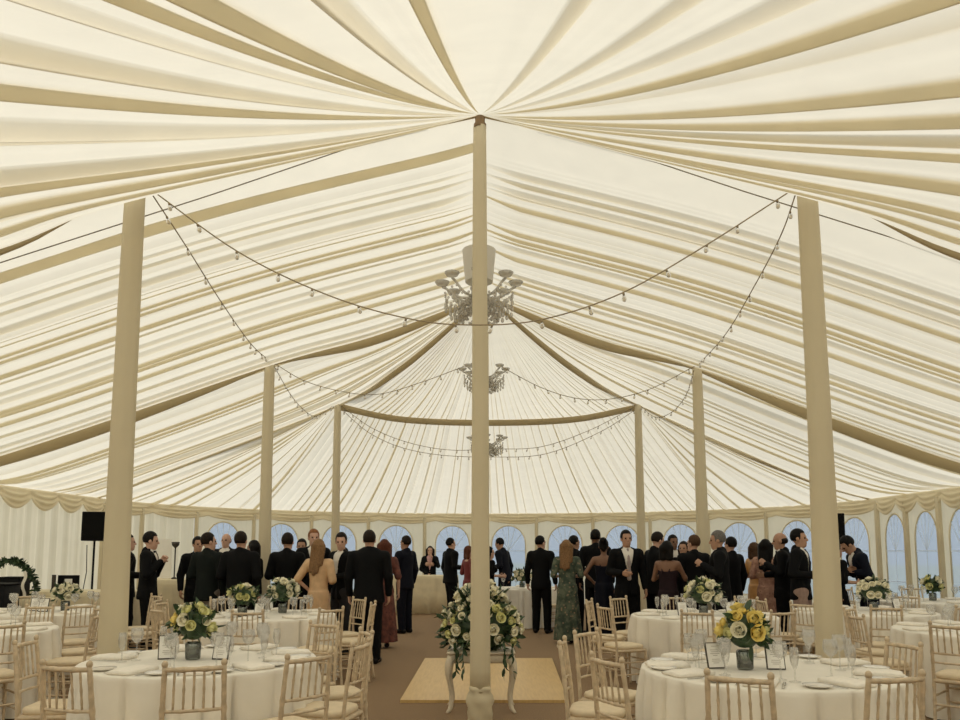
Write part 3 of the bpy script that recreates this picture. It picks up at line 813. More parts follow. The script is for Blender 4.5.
for i in range(70):
    a = rnd_.uniform(0, 2*pi); up_ = rnd_.random() < .4
    if up_: leaves(b, (.15*math.cos(a), .12*math.sin(a), .42), (math.cos(a)*.5, math.sin(a)*.5, 1), .22, .022, rnd_)
    else: leaves(b, (.28*math.cos(a), .21*math.sin(a), .10), (math.cos(a), math.sin(a), rnd_.uniform(-.5, .3)), .15, .026, rnd_)
b.build('foliage', M['leaf'], fa)
for sx, sy in ((-.17, -.28), (.22, -.27), (-.24, -.22), (.3, -.2)):
    b = MB(); b.tube([(sx, sy*.8, .12), (sx, sy, .05), (sx, sy, -.22)], .003, n=5)
    for k_ in range(9): leaves(b, (sx, sy, .10-.035*k_), (R.uniform(-.5, .5), -.3, -1), .08, .018, rnd_)
    b.build('trailing_sprig', M['leaf'], fa)
# the dance-floor board
A = at_h(400, 700, .03); B_ = at_h(568, 700, .03); Cc = at_h(552, 658, .03); D = at_h(425, 658, .03)
b = MB(); b.loft([[(p.x, p.y, .001) for p in (A, B_, Cc, D)], [(p.x, p.y, .03) for p in (A, B_, Cc, D)]])
tag(flatbuild(b, 'dance_floor_board', M['board']), 'pale wooden board lying on the carpet behind the flower stand', 'floor board')

# ------------------------------------------------------------------ things on the tables
def make_glass(nm, h, r, bowl):
    b = MB(); b.lathe([(.033, .0), (.034, .003), (.012, .007), (.005, .014), (.0045, h-bowl), (.010, h-bowl+.008), (r*.8, h-bowl*.72), (r, h-bowl*.42), (r*.86, h), (r*.83, h), (r*.96, h-bowl*.42), (r*.75, h-bowl*.69), (.004, h-bowl+.012)], 16, cap=False)
    return b.build(nm, M['glass'])
g_big = make_glass('wine_glass', .225, .045, .11); tag(g_big, 'g', 'glass')
g_sml = make_glass('champagne_flute', .20, .027, .13); tag(g_sml, 'g', 'glass')
b = MB(); b.lathe([(.0, .004), (.055, .004), (.062, .007), (.082, .014), (.083, .016), (.06, .010), (.0, .008)], 28, cap=False); pl = tag(b.build('side_plate', M['china']), 'p', 'plate')
b = MB(); lv = []
for z, e in ((0.001, .97), (.008, 1), (.020, .98), (.026, .85)): lv.append([(.085*e*x, .135*e*y+.004*math.sin(x*9), z+.003*math.sin(y*5+x*3)*(z > .015)) for x, y in ((-1, -1), (-.5, -1.02), (0, -1), (.5, -1.02), (1, -1), (1.03, -.5), (1, 0), (1.03, .5), (1, 1), (.5, 1.02), (0, 1), (-.5, 1.02), (-1, 1), (-1.02, .5), (-1, 0), (-1.02, -.5))])
b.loft(lv); nk = tag(b.build('napkin', M['napkin']), 'n', 'napkin')
b = MB(); b.rbox((0, -.05, .004), (.013, .10, .005), .004); b.rbox((0, .055, .004), (.018, .115, .0025), .006); kn = tag(b.build('table_knife', M['silver']), 'k', 'knife')
b = MB(); b.rbox((0, -.04, .004), (.010, .12, .004), .003); b.rbox((0, .035, .005), (.022, .03, .003), .006)
for x in (-.0085, -.0028, .0028, .0085): b.rbox((x, .07, .006), (.0032, .05, .002), .001)
fk = tag(b.build('fork', M['silver']), 'f', 'fork')
cf = thing('menu_frame', 'm', 'menu frame')
tl = Matrix.Rotation(math.radians(-14), 3, 'X')
b = MB(); b.box((0, 0, .085), (.118, .012, .168), rot=None); b.box((0, .045, .04), (.03, .06, .006), rot=Matrix.Rotation(math.radians(40), 3, 'X')); flatbuild(b, 'frame', M['frame'], cf)
b = MB(); b.box((0, -.0075, .085), (.104, .004, .154)); card = flatbuild(b, 'card', M['card'], cf)
b = MB()
for i, wl in enumerate((.04, .0, .06, .05, .065, .03, .0, .055, .06, .04)):
    if wl: b.box((0, -.0102, .143-.012*i), (wl, .001, .003))
flatbuild(b, 'printed_lines', M['ink'], card)
proto(cf)
small = {'big': g_big, 'sml': g_sml, 'plate': pl, 'nap': nk, 'knife': kn, 'fork': fk, 'frame': cf}
def put(key, x, y, z, rz, lab, grp, tilt=0):
    o = small[key]
    r = place(o, (x, y, z), rz, lab, grp)
    r.rotation_euler = (tilt, 0, rz); return r
def setting(key, seats, full, glasses=2):
    desc, tx, ty, r = TABLES[key]; rr = random.Random(int(key)*13)
    for a in seats:
        a, nm = a if isinstance(a, tuple) else (a, None)
        dx, dy = math.sin(a), -math.cos(a); nm = nm or dirname(dx, dy)[:-5]
        rz = math.atan2(dx, -dy)        # item's local -y points to the sitter
        ca, sa_ = math.cos(rz), math.sin(rz)
        def loc(lx, ly):                # lx to the right of the sitter, ly inwards
            return tx+dx*(r-ly)+(-dy)*lx, ty+dy*(r-ly)+dx*lx
        zz = TH_
        where = f'at the {nm} place of the {desc}'
        x, y = loc(rr.uniform(-.01, .01), .17); put('nap', x, y, zz, rz+rr.uniform(-.12, .12), f'folded white napkin {where}', 'napkins')
        if full:
            x, y = loc(-.24, .16); put('plate', x, y, zz, 0, f'white side plate {where}', 'side plates')
            x, y = loc(-.125, .155); put('fork', x, y, zz, rz, f'steel fork {where}', 'forks')
            x, y = loc(.125, .155); put('knife', x, y, zz, rz, f'steel table knife {where}', 'knives')
        if glasses:
            x, y = loc(.10, .36+rr.uniform(0, .03)); put('big', x, y, zz, 0, f'large stemmed wine glass {where}', 'wine glasses')
        if glasses > 1:
            x, y = loc(.18, .30+rr.uniform(0, .03)); put('sml', x, y, zz, 0, f'slim champagne flute {where}', 'champagne flutes')
rad = math.radians
setting('1', [(rad(x), n_) for x, n_ in ((-20, 'near left'), (19, 'near'), (50, 'near right'), (82, 'right'), (116, 'far right'), (156, 'far'), (212, 'far left'), (268, 'left'))], True)
setting('2', [(rad(x), n_) for x, n_ in ((-24, 'near'), (22, 'near right'), (66, 'right'), (108, 'far right'), (156, 'far'), (222, 'far left'), (262, 'left'), (294, 'near left'))], True)
setting('3', [rad(x) for x in (0, 45, 90, 135, 180, 225, 270, 315)], False, 2)
setting('4', [rad(x) for x in (0, 45, 90, 135, 180, 225, 270, 315)], False, 2)
for k_ in ('5', '6', '8', '9'): setting(k_, [rad(x) for x in (0, 45, 90, 135, 180, 225, 270, 315)], False, 1)
setting('7', [rad(x) for x in (0, 60, 120, 180, 240, 300)], False, 1)
setting('10', [rad(x) for x in (0, 90, 180, 270)], False, 1)
def centre(key, px, Y, w, h, mats, nb, seed, lab, frames, s=1.1):
    desc, tx, ty, r = TABLES[key]
    x = gx(px, Y, 1.0)
    t = thing('flower_centrepiece', lab, 'flowers', (x, Y, TH_), group='table flowers')
    b = MB(); b.lathe([(.045, 0), (.052, .01), (.055, .11), (.050, .12), (.047, .11), (.045, .012), (.0, .010)], 18, cap=False); b.build('vase', M['vase'], t)
    arrangement(t, (0, 0, .12+h*.45), w, w*.85, h*.55, nb, 90, mats, s, seed, .085, -.3)
    for sg, dx, dy, rz in frames:
        put('frame', x+dx, Y+dy, TH_, rz, f'dark-framed white menu card {sg} the flowers on the {desc}', 'menu frames', rad(-17))
centre('1', 194, 5.5, .135, .26, ['rosew', 'roseg', 'rosey', 'roseg'], 19, 31, 'cream and yellow rose centrepiece in glass on the front left table', (('left of', -.185, .0, .35), ('right of', .20, -.02, -.15)), .95)
centre('2', 744, 5.05, .15, .27, ['roseg', 'rosey', 'rosew', 'rosey'], 18, 32, 'yellow rose centrepiece with dark leaves on the front right table', (('left of', -.18, .02, .15), ('right of', .19, -.03, -.1)), 1.02)
centre('3', 243, 9.0, .16, .24, ['rosew', 'rosew', 'roseg'], 16, 33, 'white rose centrepiece on the second left table', (('beside', .22, -.12, -.1),))
centre('4', 703, 9.2, .21, .30, ['rosew', 'rosew', 'roseg'], 22, 34, 'broad white and lime rose centrepiece on the second right table', (('right of', .3, -.1, .1), ('left of', -.27, -.1, .1)))
centre('5', 873, 9.9, .20, .28, ['rosew'], 20, 35, 'white rose centrepiece on the third right table near the windows', (('right of', .26, -.1, .3),))
centre('8', 66, 9.9, .16, .22, ['rosew'], 16, 36, 'white rose centrepiece on the third left table', (('just left of', -.20, -.15, .1), ('far left of', -.36, -.05, .2)))
centre('7', 932, 11.9, .14, .26, ['rosew', 'roseg'], 12, 37, 'white flower centrepiece on the window side table', ())
centre('10', 522, 15.8, .21, .26, ['rosew'], 18, 38, 'white rose centrepiece on the far middle table', ())
centre('3', 283, 9.55, .17, .30, ['rosew'], 18, 39, 'taller white rose cluster right of the other flowers on the second left table', ())

# ------------------------------------------------------------------ side tables, speakers, gear
def skirted(nm, lab, x, y, w, d, h, m, rz=0, seed=0):
    t = thing(nm, lab, 'table', (x, y, 0), rz)
    n = 120; P = []
    per = [(w, 0), (d, 1), (w, 2), (d, 3)]
    pts = []
    for i in range(n):
        s_ = i/n*2*(w+d)
        if s_ < w: p = (-w/2+s_, -d/2, 0, -1)
        elif s_ < w+d: p = (w/2, -d/2+s_-w, 1, 0)
        elif s_ < 2*w+d: p = (w/2-(s_-w-d), d/2, 0, 1)
        else: p = (-w/2, d/2-(s_-2*w-d), -1, 0)
        pts.append(p)
    rings = []
    for z, k_ in ((h, -.012), (h-.01, 0), (h-.1, .008), (h*.5, .02), (.01, .03)):
        rings.append([(p[0]+p[2]*(k_+(.02*math.sin(i*.9+seed)+.01*math.sin(i*2.3))*(1-z/h)), p[1]+p[3]*(k_+(.02*math.sin(i*.9+seed)+.01*math.sin(i*2.3))*(1-z/h)), z) for i, p in enumerate(pts)])
    b = MB(); b.loft(rings); b.build('table_skirt', m, t)
    return t
skirted('bar_table', 'cream-skirted bar table against the back, in front of the barmaid', gx(420, 19.2, .9), 19.1, 1.9, .7, .93, M['creamcloth'], 0, 1)
for i, (px, hh, rr_) in enumerate(((401, .30, .04), (436, .24, .035))):
    pass
skirted('serving_table', 'cream-skirted serving table left of the dark suited group', gx(174, 13.8, .9), 13.8, .95, .8, 1.03, M['creamcloth'], .1, 2)
b = MB(); b.box((0, 0, .36), (.30, .03, .70)); o = flatbuild(b, 'poster_board', M['card'], None, (gx(163, 13.9, 1.4), 13.9, 1.03)); o.rotation_euler = (0, 0, .2); tag(o, 'plain pale display board standing on the serving table', 'board')
b = MB(); b.lathe([(.05, 0), (.05, .02), (.012, .04), (.012, .55), (.06, .60), (.07, .66)], 16); o = b.build('candle_stand', M['frame'], None, loc=(gx(175, 13.7, 1.4), 13.7, 1.03)); tag(o, 'dark slim candle stand right of the display board', 'candle stand')
t = skirted('gift_table', 'low cream-skirted table along the left wall, holding a laptop', gx(70, 12.6, .8), 12.75, 2.3, .7, .88, M['creamcloth'], 0, 3)
lx = gx(65, 12.6, 1.0)
lp = thing('laptop', 'open black laptop with a pale picture on its screen, on the left wall table', 'laptop', (lx, 12.6, .88), .1)
b = MB(); b.rbox((0, 0, .010), (.34, .24, .018), .012); b.build('keyboard', M['black'], lp)
rt = Matrix.Rotation(rad(-12), 3, 'X')
b = MB(); b.box((0, .13, .13), (.34, .012, .24), rot=None); scn = flatbuild(b, 'screen', M['black'], lp)
b = MB(); b.box((-.0, .1225, .12), (.12, .003, .14)); flatbuild(b, 'screen_picture', M['card'], scn)
b = MB(); b.box((0, 0, .13), (.06, .02, .26)); o = flatbuild(b, 'card_stand', M['frame'], None, (gx(53, 12.6, 1.0), 12.62, .88)); tag(o, 'slim dark stand left of the laptop on the left wall table', 'stand')
# loudspeakers on stands
def speaker(lab, slab, x, y, rz, ztop, w=.40, d=.36, h=.56):
    t = thing('speaker_stand', slab, 'speaker stand', (x, y, 0), rz)
    b = MB(); b.tube([(0, 0, .12), (0, 0, ztop-h)], .019, n=10); b.build('pole', M['black'], t)
    b = MB(); b.lathe([(.03, .62), (.03, .70)], 12); b.build('collar', M['black'], t)
    for i in range(3):
        a = 2*pi*i/3+.5; b = MB(); b.tube([(0, 0, .68), (.5*math.cos(a), .5*math.sin(a), .012)], .012, n=8); b.build('leg', M['black'], t)
    s_ = thing('loudspeaker', lab, 'loudspeaker', (x, y, ztop-h+.001), rz)
    b = MB(); lv = []
    for z, e in ((0, .96), (.012, 1), (h-.012, 1), (h, .96)): lv.append([(px_*w/2*e, py_*d/2*e, z) for px_, py_ in ((-1, -1), (1, -1), (.72, 1), (-.72, 1))])
    b.loft(lv); flatbuild(b, 'cabinet', M['black'], s_)
    b = MB(); b.box((0, -d/2-.004, h/2), (w*.9, .008, h*.92)); flatbuild(b, 'grille', M['grille'], s_)
    return t
p = at(94.5, 541, 14.3); speaker('black loudspeaker on a pole at the left wall', 'black tripod stand carrying the left loudspeaker', p.x, p.y, .25, p.z+.54, .39, .35, .54)
p = at(833, 541, 14.0); speaker('black loudspeaker half hidden by the near right pole', 'black tripod stand carrying the right loudspeaker', p.x, p.y, -.25, p.z+.50, .36, .33, .54)
b = MB(); b.tube([(0, 0, 0), (.02, 0, -.5), (-.05, 0, -1.0), (-.02, .03, -1.6)], .008, n=5); p = at(87, 545, 14.45); o = b.build('speaker_cable', M['black'], None, loc=tuple(p)); tag(o, 'black cable hanging beside the left speaker stand', 'cable')
# garlanded black case at the far left
x0 = gx(14, 11.9, 1.0)
ct = skirted('side_table', 'cream-skirted table under the garlanded black case at the far left', x0, 11.95, 1.0, .7, .80, M['creamcloth'], 0, 4)
bc = thing('black_box', 'black case at the far left on a cream table, beneath a leafy garland', 'case', (x0, 11.9, .80))
b = MB(); b.rbox((0, 0, .155), (.34, .30, .30), .02); b.build('box_body', M['black'], bc)
b = MB(); b.rbox((0, 0, .318), (.36, .32, .03), .02); b.build('lid', M['black'], bc)
g = thing('garland', 'dark leafy garland with white ribbon arched over the black case', 'garland', (x0, 11.88, .80))
arc = [(.40*math.cos(a)*(1+.0), -.1, .08+.50*math.sin(a)) for a in np.linspace(pi*.98, 0.02, 40)]
b = MB(); b.tube(arc, .018, n=6); rg = random.Random(4)
for q in arc:
    for _ in range(7): leaves(b, q, (rg.uniform(-1, 1), rg.uniform(-1, 1), rg.uniform(-1, 1)), .09, .022, rg)
b.build('leaves', M['leaf'], g)
b = MB(); rb = [(.30+.02*math.sin(i*.8), -.22, .42-.036*i) for i in range(12)]
b.loft([[(x-.03, y, z), (x+.03, y-.02, z)] for x, y, z in rb], 0, False, False); b.build('ribbon', M['napkin'], g)
fc = thing('black_box', 'black box standing in for a seated dark-suited figure at the left edge', 'case', (gx(2, 11.2, .9), 11.15, 0))  # plain box added in place of a seated figure in dark clothes
b = MB(); b.rbox((0, 0, .53), (.36, .4, 1.02), .03); b.build('box_body', M['black'], fc)
b = MB(); b.rbox((0, 0, 1.05), (.38, .42, .03), .03); b.build('lid', M['black'], fc)
# ------------------------------------------------------------------ people: signed-distance bodies turned into meshes
EDG = [((0,0,0),(1,0,0)),((0,1,0),(1,1,0)),((0,0,1),(1,0,1)),((0,1,1),(1,1,1)),((0,0,0),(0,1,0)),((1,0,0),(1,1,0)),((0,0,1),(0,1,1)),((1,0,1),(1,1,1)),((0,0,0),(0,0,1)),((1,0,0),(1,0,1)),((0,1,0),(0,1,1)),((1,1,0),(1,1,1))]
def nets(d, lo, res):
    s = d < 0
    c = np.zeros(tuple(n-1 for n in d.shape), np.int8)
    nx, ny, nz = c.shape
    for i in (0, 1):
        for j in (0, 1):
            for k_ in (0, 1): c += s[i:i+nx, j:j+ny, k_:k_+nz]
    act = (c > 0) & (c < 8)
    idx = np.full(c.shape, -1, np.int64); I = np.argwhere(act); idx[act] = np.arange(len(I))
    if not len(I): return np.zeros((0, 3)), np.zeros((0, 4), int)
    pos = np.zeros((len(I), 3)); cnt = np.zeros(len(I))
    for a, b in EDG:
        a = np.array(a); b = np.array(b)
        A = I+a; B = I+b
        da = d[A[:, 0], A[:, 1], A[:, 2]]; db = d[B[:, 0], B[:, 1], B[:, 2]]
        m = (da < 0) != (db < 0)
        t = np.where(m, da/np.where(m, da-db, 1), 0)
        pos += m[:, None]*(a+t[:, None]*(b-a)); cnt += m
    V = np.array(lo)+res*(I+pos/cnt[:, None])
    Qs = []
    for ax in range(3):
        sl0 = [slice(None)]*3; sl1 = [slice(None)]*3; sl0[ax] = slice(0, -1); sl1[ax] = slice(1, None)
        a = s[tuple(sl0)]; b = s[tuple(sl1)]
        e = np.argwhere(a != b)
        u, w = [(1, 2), (2, 0), (0, 1)][ax]
        ok = (e[:, u] > 0) & (e[:, w] > 0) & (e[:, u] < c.shape[u]) & (e[:, w] < c.shape[w])
        e = e[ok]
        if not len(e): continue
        inn = a[e[:, 0], e[:, 1], e[:, 2]]
        def cell(du, dw):
            q = e.copy(); q[:, u] += du; q[:, w] += dw; return idx[q[:, 0], q[:, 1], q[:, 2]]
        q = np.stack([cell(-1, -1), cell(0, -1), cell(0, 0), cell(-1, 0)], 1)
        q[~inn] = q[~inn][:, ::-1]
        Qs.append(q)
    return V, np.concatenate(Qs)
class Field:
    def __init__(s, lo, hi, res):
        s.lo = np.array(lo, float); s.res = res; s.n = np.ceil((np.array(hi)-s.lo)/res).astype(int)+1
        s.d = np.full(tuple(s.n), 1.0, np.float32)
        s.ax = [s.lo[i]+res*np.arange(s.n[i]) for i in range(3)]
    def win(s, lo, hi):
        i0 = np.maximum(0, np.floor((lo-s.lo)/s.res).astype(int)); i1 = np.minimum(s.n, np.ceil((hi-s.lo)/s.res).astype(int)+1)
        sl = tuple(slice(a, b) for a, b in zip(i0, i1))
        if any(b <= a for a, b in zip(i0, i1)): return None, None
        g = np.meshgrid(*[s.ax[i][sl[i]] for i in range(3)], indexing='ij')
        return sl, np.stack(g, -1)
    def put(s, fn, lo, hi, k, A=None, op='u'):
        """fn evaluated in frame A (4x4); lo, hi bound the primitive in that frame"""
        m = k+3*s.res
        lo = np.array(lo, float)-m; hi = np.array(hi, float)+m
        if A is not None:
            cs = np.array([[x, y, z, 1] for x in (lo[0], hi[0]) for y in (lo[1], hi[1]) for z in (lo[2], hi[2])]) @ A.T
            wlo, whi = cs[:, :3].min(0), cs[:, :3].max(0)
        else: wlo, whi = lo, hi
        sl, P = s.win(wlo, whi)
        if sl is None: return
        if A is not None:
            Ai = np.linalg.inv(A); P = P @ Ai[:3, :3].T + Ai[:3, 3]
        v = fn(P).astype(np.float32); d = s.d[sl]
        if op == 'u':
            if k > 0:
                h = np.maximum(k-np.abs(d-v), 0)/k; r = np.minimum(d, v)-h*h*k*.25
            else: r = np.minimum(d, v)
        else: r = np.maximum(d, -v)
        s.d[sl] = r
    def cap(s, a, b, ra, rb, k=.02, A=None, sy=1.0, op='u'):
        a = np.array(a, float); b = np.array(b, float); r = max(ra, rb)
        def fn(P):
            S = np.array((1, 1/sy, 1)); P2 = P*S; a2 = a*S; b2 = b*S; ba = b2-a2
            t = np.clip(((P2-a2) @ ba)/max(1e-9, ba @ ba), 0, 1)
            return np.linalg.norm(P2-a2-t[..., None]*ba, axis=-1)-(ra+(rb-ra)*t)
        s.put(fn, np.minimum(a, b)-r, np.maximum(a, b)+r, k, A, op)
    def ell(s, c, r, k=.02, A=None, op='u'):
        c = np.array(c, float); r = np.array(r, float)
        def fn(P):
            q = (P-c)/r; l = np.linalg.norm(q, axis=-1); g = np.linalg.norm(q/r, axis=-1)
            return l*(l-1)/np.maximum(g, 1e-6)
        s.put(fn, c-r, c+r, k, A, op)
    def cut(s, fn, lo, hi, A=None): s.put(fn, lo, hi, 0, A, 'd')
    def mesh(s, name, mats, parent, tf):
        V, Qd = nets(s.d, s.lo, s.res)
        if not len(V): return None
        V = V*tf
        me = bpy.data.meshes.new(name); np_mesh(me, V, Qd)
        for m in (mats if isinstance(mats, (list, tuple)) else [mats]): me.materials.append(m)
        o = bpy.data.objects.new(name, me); col.objects.link(o); o.parent = parent
        return o
def rotx(a, p):
    c, s = math.cos(a), math.sin(a); m = np.eye(4); m[1, 1] = c; m[1, 2] = -s; m[2, 1] = s; m[2, 2] = c
    T = np.eye(4); T[:3, 3] = p; Ti = np.eye(4); Ti[:3, 3] = -np.array(p); return T @ m @ Ti
def rotz(a, p):
    c, s = math.cos(a), math.sin(a); m = np.eye(4); m[0, 0] = c; m[0, 1] = -s; m[1, 0] = s; m[1, 1] = c
    T = np.eye(4); T[:3, 3] = p; Ti = np.eye(4); Ti[:3, 3] = -np.array(p); return T @ m @ Ti
PM = {}
def pm(kind, c, **kw):
    key = (kind, tuple(round(x, 3) for x in c))
    if key not in PM: PM[key] = mat(kind, c, kw.get('rough', .75), kw.get('noise', .12), kw.get('nscale', 30), .1, 300, c2=kw.get('c2'), spec=kw.get('spec', .12))
    return PM[key]
SKIN = {'fair': (.56, .34, .25), 'tan': (.42, .24, .16), 'brown': (.20, .105, .065)}
HAIR = {'black': (.006, .005, .0045), 'dark': (.016, .010, .007), 'brown': (.07, .037, .02), 'auburn': (.10, .032, .018), 'light': (.22, .125, .06), 'ginger': (.24, .10, .04), 'grey': (.14, .13, .12)}
ARM = {'lapel': ((.26, .03, 1.15), (.055, .17, 1.34)), 'down': ((.25, -.04, 1.14), (.265, .03, .90)), 'bent': ((.25, -.05, 1.15), (.13, .24, 1.13)), 'chest': ((.26, .02, 1.17), (.10, .22, 1.30)), 'face': ((.25, .10, 1.22), (.07, .18, 1.47)),
       'clasp': ((.26, .0, 1.13), (.045, .20, .99)), 'pocket': ((.29, -.07, 1.15), (.205, .06, .93)), 'reach': ((.24, .12, 1.20), (.16, .38, 1.18)), 'hip': ((.34, -.05, 1.17), (.20, .05, 1.03)), 'back': ((.25, -.12, 1.14), (.06, -.17, 1.0))}
def person(px, Y, face, label, h=1.78, top='suit', hair='dark', hs='short', skin='fair', arms=('down', 'down'), lean=0, hy=0, hp=0, c=(.0040, .0042, .0050), leg=None, shirt=(.74, .70, .64), tie=None, dress=None, res=None, female=False, width=1.0, hem=.10, group=None, px_h=1.2, bald=False, straps=False, sleeves=True):
    """face: degrees, 0 = away from the camera, 90 = to the photo's right, 180 = to the camera; px: photo column of the body"""
    res = res or (.0105 if Y < 12.2 else .0125)
    tf = h/1.75
    root = thing('person', label, 'person', (gx(px, Y, px_h), Y, 0), -rad(face), group)
    sw = (.162 if female else .188)*width; fl = .66
    hipx = .085
    Up = rotx(-rad(lean), (0, 0, .95)) if lean else np.eye(4)
    Hd = Up @ rotz(-rad(hy), (0, 0, 1.5)) @ rotx(-rad(hp), (0, 0, 1.53))
    lo, hi = (-.55, -.55, -.02), (.55, .60, 1.86)
    rr = random.Random(int(px*7+Y*100))
    ank = [(-.10-.02*rr.random(), rr.uniform(-.05, .05), .08), (.10+.02*rr.random(), rr.uniform(-.05, .05), .08)]
    if female: ank = [(-.065, 0, .08), (.065, .03, .08)]
    knee = [(a[0]*.95, a[1]*.6+.02, .48) for a in ank]
    toe = [(a[0]+(.03 if a[0] > 0 else -.03), a[1]+.15, .028) for a in ank]
    AA = []
    for side, nm in ((-1, arms[0]), (1, arms[1])):
        e, w_ = ARM[nm]; k_ = .93 if female else 1
        AA.append(((side*sw, -.01, 1.415), (side*e[0]*k_*width**.5, e[1], e[2]), (side*w_[0]*k_, w_[1], w_[2])))
    # ---- body
    f = Field(lo, hi, res)
    for i in (0, 1):
        sx = (-1, 1)[i]
        f.cap((sx*hipx, 0, .88), knee[i], .082, .056, .03); f.cap(knee[i], ank[i], .054, .036, .02)
        f.cap((ank[i][0], ank[i][1]-.03, .045), toe[i], .036, .026, .02)
    f.cap((0, -.005, .90), (0, -.005, 1.06), .150*width, .118*width, .05, Up, fl+.04)
    f.cap((0, -.005, 1.06), (0, .0, 1.33), .118*width, .150*width, .05, Up, fl)
    f.cap((-sw*.72, -.012, 1.40), (sw*.72, -.012, 1.40), .062, .062, .05, Up)
    if female:
        for sx in (-1, 1): f.ell((sx*.068, .085, 1.27), (.062, .058, .062), .03, Up)
    f.cap((0, -.02, 1.42), (0, .0, 1.555), .062 if not female else .05, .053 if not female else .046, .03, Up)
    # head
    f.ell((0, -.012, 1.655), (.074, .096, .098), .02, Hd)
    f.ell((0, .022, 1.585), (.056, .068, .072), .03, Hd); f.ell((0, .062, 1.535), (.028, .026, .022), .03, Hd)
    f.cap((0, .082, 1.645), (0, .104, 1.608), .010, .015, .012, Hd)
    f.cap((-.035, .074, 1.662), (.035, .074, 1.662), .014, .014, .012, Hd)
    f.cap((-.018, .088, 1.568), (.018, .088, 1.568), .009, .009, .008, Hd)
    for sx in (-1, 1): f.ell((sx*.077, -.008, 1.625), (.012, .022, .032), .01, Hd)
    # arms and hands
    for i, (S, E, Wr) in enumerate(AA):
        sx = (-1, 1)[i]
        S, E, Wr = map(np.array, (S, E, Wr))
        k_ = .84 if female else 1
        f.cap(S, E, .052*k_, .040*k_, .03, Up); f.cap(E, Wr, .040*k_, .028*k_, .015, Up)
        d = (Wr-E)/np.linalg.norm(Wr-E)
        inn = np.array((-sx, 0, 0)); n_ = inn-d*(inn @ d)
        if np.linalg.norm(n_) < .3: n_ = np.array((0, 0, -1.0))-d*(-d[2])
        n_ /= np.linalg.norm(n_); s_ = np.cross(d, n_)*1.0
        if s_[1]+.4*s_[2] < 0: s_ = -s_      # towards the thumb: forward or up
        P0 = Wr+d*.015
        for j, L in enumerate((.072, .082, .078, .062)):
            o_ = s_*(.030-.020*j)
            kn_ = P0+d*(.080-.004*abs(j-1))+o_
            f.cap(P0+o_*.6, kn_, .0155, .0135, .012, Up)
            mid_ = kn_+(d*.88+n_*.45)*L*.5; tip = mid_+(d*.55+n_*.83)*L*.5
            f.cap(kn_, mid_, .0105, .0095, .004, Up); f.cap(mid_, tip, .0095, .008, .003, Up)
        t0 = P0+d*.022+s_*.026; t1 = t0+(d*.6+s_*.75+n_*.25)*.042; t2 = t1+(d*.85+s_*.1+n_*.5)*.034
        f.cap(t0, t1, .0145, .0115, .01, Up); f.cap(t1, t2, .011, .009, .003, Up)
    body = f.mesh('body', [pm('skin', SKIN[skin], rough=.55, noise=.06, spec=.35), pm('lips', tuple(x*y for x, y in zip(SKIN[skin], (.8, .5, .5))), rough=.5)], root, tf)
    for sx in (-1, 1):
        e = (Hd @ np.array((sx*.032, .0775, 1.640, 1)))[:3]*tf
        b = MB(); b.ball((0, 0, 0), .0125*tf, 10, 8); b.build('eye', pm('eye', (.03, .02, .015), rough=.2), root, loc=tuple(e))
    # ---- hair
    g = Field((-.35, -.45, .95), (.35, .45, 1.95), res)
    hc = pm('hair '+hair, HAIR[hair], rough=.5, noise=.3, nscale=60)
    if not bald:
        g.ell((0, -.022, 1.668), (.086, .104, .108), 0, Hd)
        if hs == 'short':
            g.cut(lambda P: np.maximum(-(P[..., 1]-.030-.25*np.maximum(0, P[..., 2]-1.70)), P[..., 2]-1.708), (-.2, .0, 1.45), (.2, .2, 1.75), Hd)
            g.cut(lambda P: np.maximum(P[..., 2]-1.600, -1e3+0*P[..., 2]), (-.2, -.2, 1.40), (.2, .2, 1.605), Hd)
        else:
            g.cut(lambda P: np.maximum(-(P[..., 1]-.035), P[..., 2]-1.715), (-.2, .0, 1.40), (.2, .2, 1.75), Hd)
            if hs == 'long':
                for x, z1 in ((-.055, 1.30), (0, 1.26), (.055, 1.29), (-.082, 1.40), (.082, 1.40)):
                    g.cap((x, -.055 if abs(x) < .07 else -.02, 1.66), (x*1.15, -.115 if abs(x) < .07 else -.06, z1), .045, .030, .03, Hd)
            elif hs == 'bob':
                for x in (-.07, -.03, .03, .07): g.cap((x, -.05, 1.66), (x*1.1, -.06, 1.50), .045, .036, .03, Hd)
            elif hs == 'bun':
                g.ell((0, -.10, 1.735), (.06, .055, .055), .02, Hd); g.cap((0, -.07, 1.60), (0, -.06, 1.57), .05, .03, .03, Hd)
    else:
        g.ell((0, -.030, 1.630), (.0805, .090, .066), 0, Hd)
        g.cut(lambda P: np.maximum(-(P[..., 1]-.012), P[..., 2]-1.9), (-.2, .0, 1.4), (.2, .2, 1.9), Hd)
        g.cut(lambda P: P[..., 2]-1.585, (-.2, -.2, 1.40), (.2, .2, 1.59), Hd)
    ho = g.mesh('hair', hc, root, tf)
